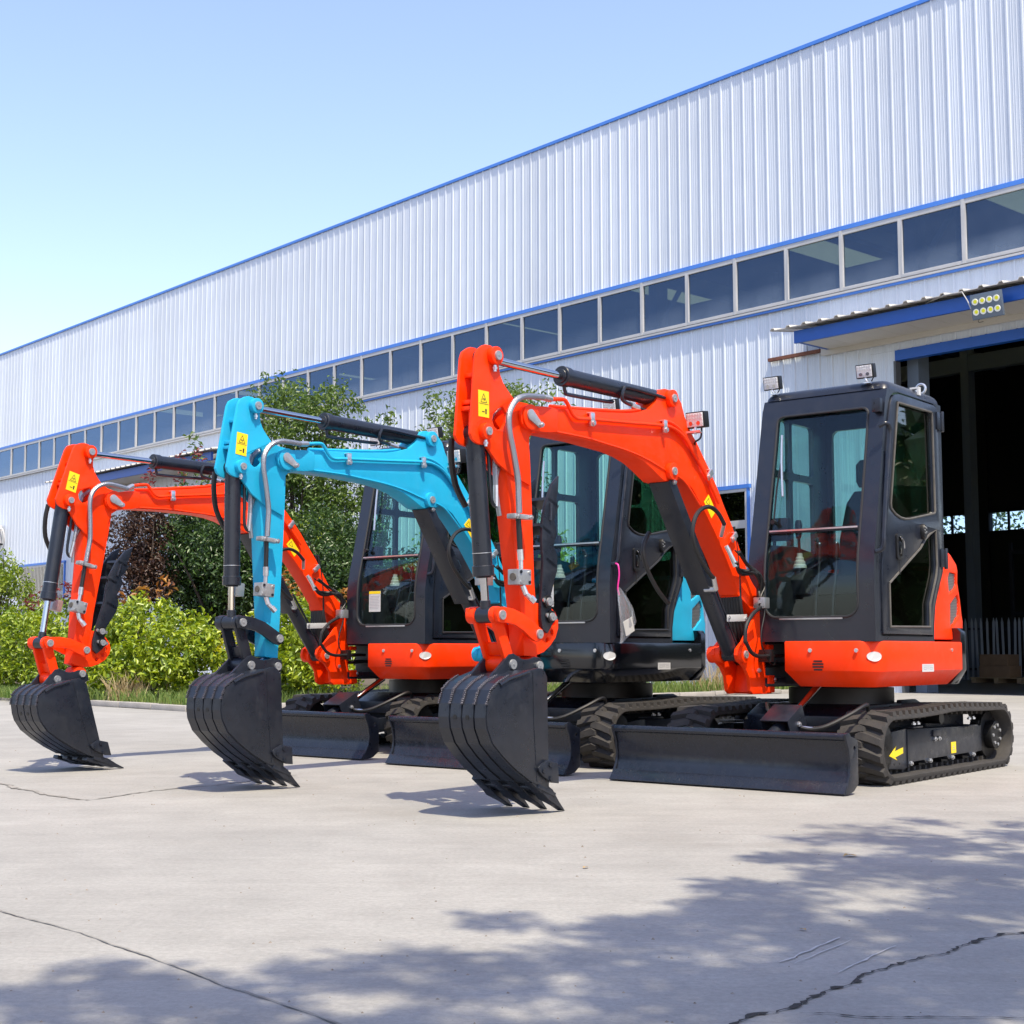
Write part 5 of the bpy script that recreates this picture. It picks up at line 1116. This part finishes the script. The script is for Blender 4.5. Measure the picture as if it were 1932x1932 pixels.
    MB().tube([B_+d_*.09+sd*.05+Vector((0,.02,0)),B_+d_*.10+sd*.075+Vector((0,.02,0)),B_+d_*.30+sd*.075+Vector((0,.02,0)),B_+d_*.36+sd*.085+Vector((0,.02,0)),B_+d_*.38+sd*.11+Vector((0,.02,0))],.010,n=8,sub=3).build('cylinder_pipe', DARK, c_)
    MB().cyl(B_+d_*.38+sd*.11+Vector((0,.02,0)),B_+d_*.27+sd*.12+Vector((0,.02,0)),.014,n=8).build('hose_fitting', ZINC, c_)
    MB().tube([B_+d_*.27+sd*.12+Vector((0,.02,0)),B_+d_*.15+sd*.125+Vector((0,.02,0)),B_+d_*.05+sd*.14],.014,n=8).build('armoured_hose', ZINCD, c_)
    MB().tube([B_+d_*.02+Vector((.03,-.13,0)),B_+d_*.12+Vector((.03,-.14,0)),B_+d_*.25+Vector((.0,-.15,0)),B_+d_*.36+Vector((-.07,-.15,0))],.016,n=8).build('armoured_hose', HOSE, c_)
    # ---------------- bucket linkage
    LP = [TL(p) for p in LINKP]
    for (a, b) in ((-.078,-.056),(-.264,-.242)):
        m = MB(); m.prism(LP, a, b); lk = m.build('curved_link', linkp, root, bevel=.004)
        if a > -.2:
            put(PIN_L,'pin',lk,uz(q['link'],-.056)); put(PIN_L,'pin',lk,uz(q['larm'],-.056))
    e1 = q['ear1']; L0 = uz(lp, VC); E0 = uz(e1, VC); dl = (E0-L0); ll = dl.length; dl.normalize(); sdl = Vector((-dl.z,0,dl.x))
    m = MB()
    m.cyl(L0+Vector((0,-.103,0)),L0+Vector((0,-.048,0)),.044,n=24); m.cyl(L0+Vector((0,.048,0)),L0+Vector((0,.081,0)),.044,n=24)
    for y in (-.060,.060): m.obox(L0+dl*ll*.5+Vector((0,y,0)), dl*ll*.5, Vector((0,.012,0)), sdl*.034)
    m.obox(L0+dl*ll*.68, dl*ll*.12, Vector((0,.050,0)), sdl*.012)
    m.cyl(E0+Vector((0,-.061,0)),E0+Vector((0,.061,0)),.050,n=24); m.build('bucket_link', linkp, root, bevel=.004)
    # ---------------- bucket
    BK = K(BUCKET); Y0, Y1 = -.36, .030; bmx = max(p[0] for p in BK); bmn = min(p[0] for p in BK)
    yf = lambda p: -.285-.078*max(0,min(1,(bmx-p[0])/(bmx-bmn)))
    bk = MB()
    shell_o = BK[6:]+BK[:1]      # lip, belly, back, top
    si = inset(BK, .012); shell_i = si[6:]+si[:1]
    n = len(shell_o)
    for k_ in range(n-1):
        bk.add([uz(shell_o[k_],yf(shell_o[k_])+.011),uz(shell_o[k_+1],yf(shell_o[k_+1])+.011),uz(shell_o[k_+1],Y1-.011),uz(shell_o[k_],Y1-.011),uz(shell_i[k_],yf(shell_o[k_])+.011),uz(shell_i[k_+1],yf(shell_o[k_+1])+.011),uz(shell_i[k_+1],Y1-.011),uz(shell_i[k_],Y1-.011)], [(0,1,2,3),(7,6,5,4)])
    buck = bk.build('bucket', BUCKM, root, smooth=40)
    m = MB(); m.prism(BK, Y1-.014, Y1); m.build('side_plate', BUCKM, buck, bevel=.003)
    m = MB(); m.prism(BK, 0, .014, mp=lambda p,t: (p[0], yf(p)+t, p[1])); m.build('side_plate', BUCKM, buck, bevel=.003)
    m = MB(); w = inset(BK,-.0)
    ribs = BK[6:]
    # wear straps down the back and belly
    for j in range(4):
        fy = (j+.5)/4; m = MB(); yl = lambda p: yf(p)*(1-fy)+Y1*fy
        ro = inset(BK,-.007)[7:-1]; ri = inset(BK,-.0005)[7:-1]
        for k_ in range(len(ro)-1):
            hw = .034; ya = yl(ro[k_]); yb = yl(ro[k_+1])
            m.add([uz(ro[k_],ya-hw),uz(ro[k_+1],yb-hw),uz(ro[k_+1],yb+hw),uz(ro[k_],ya+hw),uz(ri[k_],ya-hw),uz(ri[k_+1],yb-hw),uz(ri[k_+1],yb+hw),uz(ri[k_],ya+hw)], [(0,1,2,3),(0,4,5,1),(3,2,6,7),(0,3,7,4),(1,5,6,2)])
        m.build('wear_strap', BUCKM, buck, smooth=40)
        w = MB(); rw = random.Random(j+3); tops = [p for p in inset(BK,-.009)[13:17]]
        for e_ in (-1, 1):
            for i in range(22):
                f = i/21*(len(tops)-1.001); a_ = tops[int(f)]; b_ = tops[int(f)+1]; g_ = f-int(f); p = (a_[0]+(b_[0]-a_[0])*g_, a_[1]+(b_[1]-a_[1])*g_)
                c_p = uz(p, yl(p)+e_*.036); r_ = .0045*rw.uniform(.7,1.3)
                w.obox(c_p, (r_*1.5,0,0), (0,r_,0), (0,0,r_))
        w.build('weld_bead', WELD, buck, bevel=.0015, seg=1)
    hl = MB()
    nrm_p = inset(BK,-.0085); 
    for y in (-.17,-.09):
        p = nrm_p[12]; p2 = inset(BK,-.006)[12]; hl.cyl(uz(p2,y),uz(p,y),.012,n=12)
    hl.build('drain_hole', BLACK, buck)
    m = MB(); wl_ = inset(BK, .03)
    m.tube([uz(p,Y1+.001) for p in (TK((3.585,.722)),TK((3.66,.706)),TK((3.74,.690)),TK((3.82,.660)))],.010,n=6); m.build('weld_bead', BUCKM, buck); m = MB(); m.tube([uz(TK(p),Y1+.0005) for p in ((3.553,.72),(3.545,.45),(3.52,.17))],.0022,n=4,sub=1); m.build('weld_bead', BUCKM, buck)
    lipd = Vector((TK((3.418,.116))[0]-TK((3.569,.174))[0],0,TK((3.418,.116))[1]-TK((3.569,.174))[1])).normalized(); ln = Vector((-lipd.z,0,lipd.x)); ln = ln if ln.z > 0 else -ln
    lp0 = uz(TK((3.50,.146)),(Y0+Y1)/2); m = MB(); m.obox(lp0+lipd*.065-ln*.004, lipd*.075, Vector((0,(Y1-Y0)/2+.006,0)), ln*.011); m.build('cutting_lip', BUCKM, buck, bevel=.003)
    tipw = q['tip']
    for j in range(4):
        yc = -.345+j*.343/3
        bs = uz(TK((3.425,.108)),yc); tp = uz((tipw[0]+.0,.0015),yc); dt = (tp-bs).normalized(); ut = Vector((-dt.z,0,dt.x)); ut = ut if ut.z > 0 else -ut
        m = MB(); Lt = (tp-bs).length
        m.loft([[bs-dt*.055+Vector((0,a*.030,0))+ut*b*.024 for a,b in ((-1,-1),(1,-1),(1,1),(-1,1))],[bs+dt*.02+Vector((0,a*.036,0))+ut*b*.030 for a,b in ((-1,-1),(1,-1),(1,1),(-1,1))],[bs+dt*Lt*.6+Vector((0,a*.026,0))+ut*(b*.013+.002) for a,b in ((-1,-1),(1,-1),(1,1),(-1,1))],[tp+Vector((0,a*.022,0))+ut*(b*.003+.003) for a,b in ((-1,-1),(1,-1),(1,1),(-1,1))]])
        m.build('bucket_tooth', BUCKM, buck, bevel=.002, seg=1)
        m = MB(); m.obox(bs-dt*.09-ut*.018, dt*.05, Vector((0,.028,0)), ut*.012); m.build('tooth_adapter', BUCKM, buck, bevel=.004)
    CU = K(CUTTER)
    for y in (Y1+.001, -.379):
        m = MB(); m.prism(CU, y, y+.016); cu = m.build('side_cutter', BUCKM, buck, bevel=.004)
        if y > 0:
            cc = (sum(p[0] for p in CU)/8, sum(p[1] for p in CU)/8)
            for p in ((3.490,.222),(3.435,.250),(3.430,.180)): put(BOLT_D,'bolt',cu,uz(TK(p),y+.016),sc=1.0)
    EA = K(EAR)
    for (a, b) in ((-.098,-.080),(-.240,-.222)):
        m = MB(); m.prism(EA, a, b); ea = m.build('hanger_ear', BUCKM, buck, bevel=.003)
        if a > -.2:
            put(PIN_L,'pin',ea,uz(q['ear1'],-.0805),sc=1.05); put(PIN_L,'pin',ea,uz(q['ear2'],-.0805))
    # ---------------- thumb
    if thumb:
        tpv = [TA(p) for p in ((3.36,1.075),(3.25,1.078),(3.208,1.06),(3.161,1.028),(3.137,.986),(3.137,.946),(3.161,.895),(3.209,.852),(3.263,.82),(3.315,.806),(3.37,.80))]
        hs = [circ(*TA(p),.0155,12) for p in ((3.178,.972),(3.192,.925),(3.235,.883))]
        m = MB()
        for (a, b) in ((-.142,-.120),(-.20,-.178)): m.prism(tpv, a, b, holes=hs)
        m.build('thumb_mount', paint, root, bevel=.003)
        TT = [TH(p) for p in THUMB]
        for (a, b) in ((-.112,-.094),(-.266,-.248)):
            m = MB(); m.prism(TT, a, b)
            if a > -.2: th_ = m.build('thumb', BUCKM, root, bevel=.003)
            else: m.build('thumb_plate', BUCKM, th_, bevel=.003)
        for p in ((3.31,1.33),(3.30,1.15),(3.21,1.45)):
            c = TH(p); MB().obox(uz(c,VC),(.045,0,.02),(0,.066,0),(-.004,0,.008)).build('cross_plate', BUCKM, th_)
        for p in ((3.386,.965),(3.378,.885)):
            c = TH(p); put(PIN_M,'pin',th_,uz(c,-.080)); m = MB(); m.cyl(uz(c,-.0935),uz(c,-.080),.034,n=18); m.build('thumb_boss', BLACK, th_)
            put(BOLT_S,'bolt',th_,uz((c[0]+.035,c[1]+.008),-.088)); put(BOLT_S,'bolt',th_,uz((c[0]-.035,c[1]-.006),-.088))
        c = TH((3.245,1.405)); m = MB(); m.tube([uz(TH((3.235,1.45)),-.09),uz(TH((3.262,1.365)),-.09)],.010,n=8,sub=1); m.build('thumb_strut', DARK, th_)
    for o in root.children:
        if o.name.split('.')[0] in ('body_skirt','counterweight','right_deck','engine_hood','cab','door','seat','side_console','right_console','monitor','travel_lever') or (o.name.startswith('work_light') and o.get('on_cab')):
            o.location = (.905*(1-house[2])+house[0], house[1], 0); o.scale = (house[2],1,1)
    return root

F0 = Vector((-.624,-.781,0)); V0 = Vector((.781,-.624,0)); RZ = math.atan2(-.781,-.624)
O1 = Vector((2.30,10.076,0))
G = 'mini excavators parked in a row'
P1 = dict(REF, bfrac=.787)
P2 = dict(bfrac=.762, bk=((0.9523,0.0346,0.1699),(-0.0126,0.9912,0.0399)), piv=(3.346,2.012), ear2=(3.392,.733), ear1=(3.606,.741), link=(3.696,.995), larm=(3.402,.901), cbot=(1.241,.804), tip=(3.287,0.0))
P3 = dict(bfrac=.70, bk=((0.8687,0.2606,0.4149),(-0.0343,0.9226,0.0774)), piv=(3.321,1.906), ear2=(3.54,.669), ear1=(3.74,.633), link=(3.821,.881), larm=(3.527,.833), cbot=(1.215,.788), tip=(3.244,0.0))
build_excavator('mini_excavator','nearest orange mini excavator, with a thumb, parked at the right by the open hall doorway',O1,RZ,P1,ORANGE,ORANGE,True,ORANGE,None,ORANGE,G)
build_excavator('mini_excavator','blue armed mini excavator with black lower body between the two orange ones',O1+Vector((-1.55,1.31,0)),RZ,P2,BLUEP,DARKG,False,DARK,True,BLUEP,G,(0,0,.89))
build_excavator('mini_excavator','farthest orange mini excavator at the left in front of the hedge shrubs',O1+Vector((-3.03,2.70,0)),RZ,P3,ORANGE,ORANGE,True,ORANGE,True,ORANGE,G,(0,.125,1))

# plastic document bag hanging on the grab handle of the blue machine
M2 = O1+Vector((-1.55,1.31,0))
bag = thing('document_bag','clear plastic document bag tied with pink ribbon on the blue machine grab handle','bag',M2,RZ)
m = MB(); nb = 7
prof = [(.985,.785,1.27,.012),(.975,.79,1.20,.05),(.96,.80,1.10,.085),(.945,.80,1.0,.10),(.95,.795,.93,.07),(.965,.79,.885,.015)]
m.loft([[Vector((u+h*math.cos(a)-h*.7,y+.012*math.sin(a)*(1+h*5),z-.4*h*math.cos(a))) for a in [2*PI*i/12 for i in range(12)]] for u,y,z,h in prof]); m.build('bag', PLASTIC, bag, smooth=60)
MB().tube([(.972,.76,1.445),(.985,.79,1.43),(.982,.795,1.36),(.985,.785,1.27),(.975,.79,1.22)],.006,n=6).build('ribbon', PINK, bag)
MB().obox((.895,.816,1.0),(.055,.0,-.02),(0,.001,0),(.018,0,.05)).build('paper', WHITE, bag, smooth=0)

# ------------------------------------------------------------------ tree that stands beside the photographer and shades the foreground
def lift(x, y, h): return Vector((x+SUN.x/SUN.z*h, y+SUN.y/SUN.z*h, h))
tb = Vector((4.2,-1.8,0)); tree = thing('shade_tree','large broadleaf tree just outside the picture shading the foreground','tree',tb,0)
L = Leaves(77); rr = random.Random(77); ends = []
spots = [(2.5,5.6,1.0),(2.0,6.3,.45),(1.75,5.3,.5),(1.45,5.35,.35),(1.15,5.05,.4),(2.3,4.6,.9),(1.6,4.4,.7),(1.1,4.2,.55),(.75,4.05,.5),(.35,3.95,.45),(.0,3.65,.45),(-.3,3.9,.28),(.55,4.5,.3),(.15,4.25,.28),(.85,5.0,.22),
         (1.0,3.5,.7),(1.8,3.6,.8),(.3,3.3,.6),(-.35,3.2,.5),(-.8,3.25,.4),(-1.0,3.55,.22),(-.95,3.7,.15),(2.6,3.6,.9),(1.5,6.1,.25),(1.2,5.75,.16),(2.2,6.75,.25),(.5,2.6,.8),(1.6,2.7,.9),(-.4,2.5,.7),(2.8,2.7,.9),(-1.1,2.7,.6),(3.4,4.5,1.0),(3.6,6.0,1.0),(3.2,3.3,1.0),(3.0,6.6,.7)]
for (x, y, r0) in spots:
    h = rr.uniform(5.6,7.8); c = lift(x,y,h)-tb
    for k_ in range(max(3,int(20*r0*(.5+r0)))):
        p = c+Vector((rr.uniform(-r0,r0),rr.uniform(-r0,r0),rr.uniform(-.5,.5)*r0))
        L.cluster(p, .23*(0.6+r0*.5), 70, .10, (0,1))
    ends.append(c)
for k_ in range(60):
    c = Vector((rr.gauss(.6,1.5),rr.gauss(-1.0,1.3),rr.uniform(4.8,8.0))); L.cluster(c,.5,60,.09,(0,1))
link('crown', L.mesh('crown', LEAF_MID), tree)
m = MB(); m.tube([(0,0,-.05),(.05,.02,1.5),(-.05,.1,3.0),(-.3,.3,4.2)],.2,n=12,r1=.12)
for c in ends:
    a = Vector((-.15,.2,3.2)).lerp(Vector((-.3,.3,4.2)),rr.random()); m.tube([a,a.lerp(c,.5)+Vector((0,0,.35)),c],.045,n=6,sub=4,r1=.008)
m.build('trunk', BARK, tree)

# far wood seen through the rear windows of the hall
L = Leaves(91)
for i in range(150):
    p = wpt(L.rng.uniform(-34,-2), -L.rng.uniform(38,46), L.rng.uniform(1,11)); L.cluster(p, 1.5, 60, .34, (0,1))
wd = structure(link('far_wood', L.mesh('far_wood', LEAF_MID)), 'stuff')

for (nm, x0, x1, y0, y1, h, cnt, sd_) in (('far_wood',-75,-50,-5,45,12,150,92),('far_wood',26,33,-2,24,9,260,93),('far_wood',-30,-16,-24,-8,9,110,94)):  # unseen woods added so cab and hall glass reflect dark foliage
    L = Leaves(sd_)
    for i in range(cnt): L.cluster((L.rng.uniform(x0,x1),L.rng.uniform(y0,y1),h*L.rng.random()**.8*L.rng.uniform(.6,1)), 1.5, 170, .24, (0,1))
    m = MB(); bm = bmesh.new(); bmesh.ops.create_icosphere(bm, subdivisions=1, radius=1.25); iv = [v.co.copy() for v in bm.verts]; jf = [tuple(v.index for v in f.verts) for f in bm.faces]; bm.free()
    for C_ in L.P:
        c = Vector(C_.mean(axis=0)); m.add([c+v for v in iv], jf)  # solid lumps added in each leaf cluster to block sky from the reflections
    structure(m.build(nm, LEAF_DARK, smooth=0), 'stuff'); structure(link(nm, L.mesh(nm, LEAF_DARK)), 'stuff')
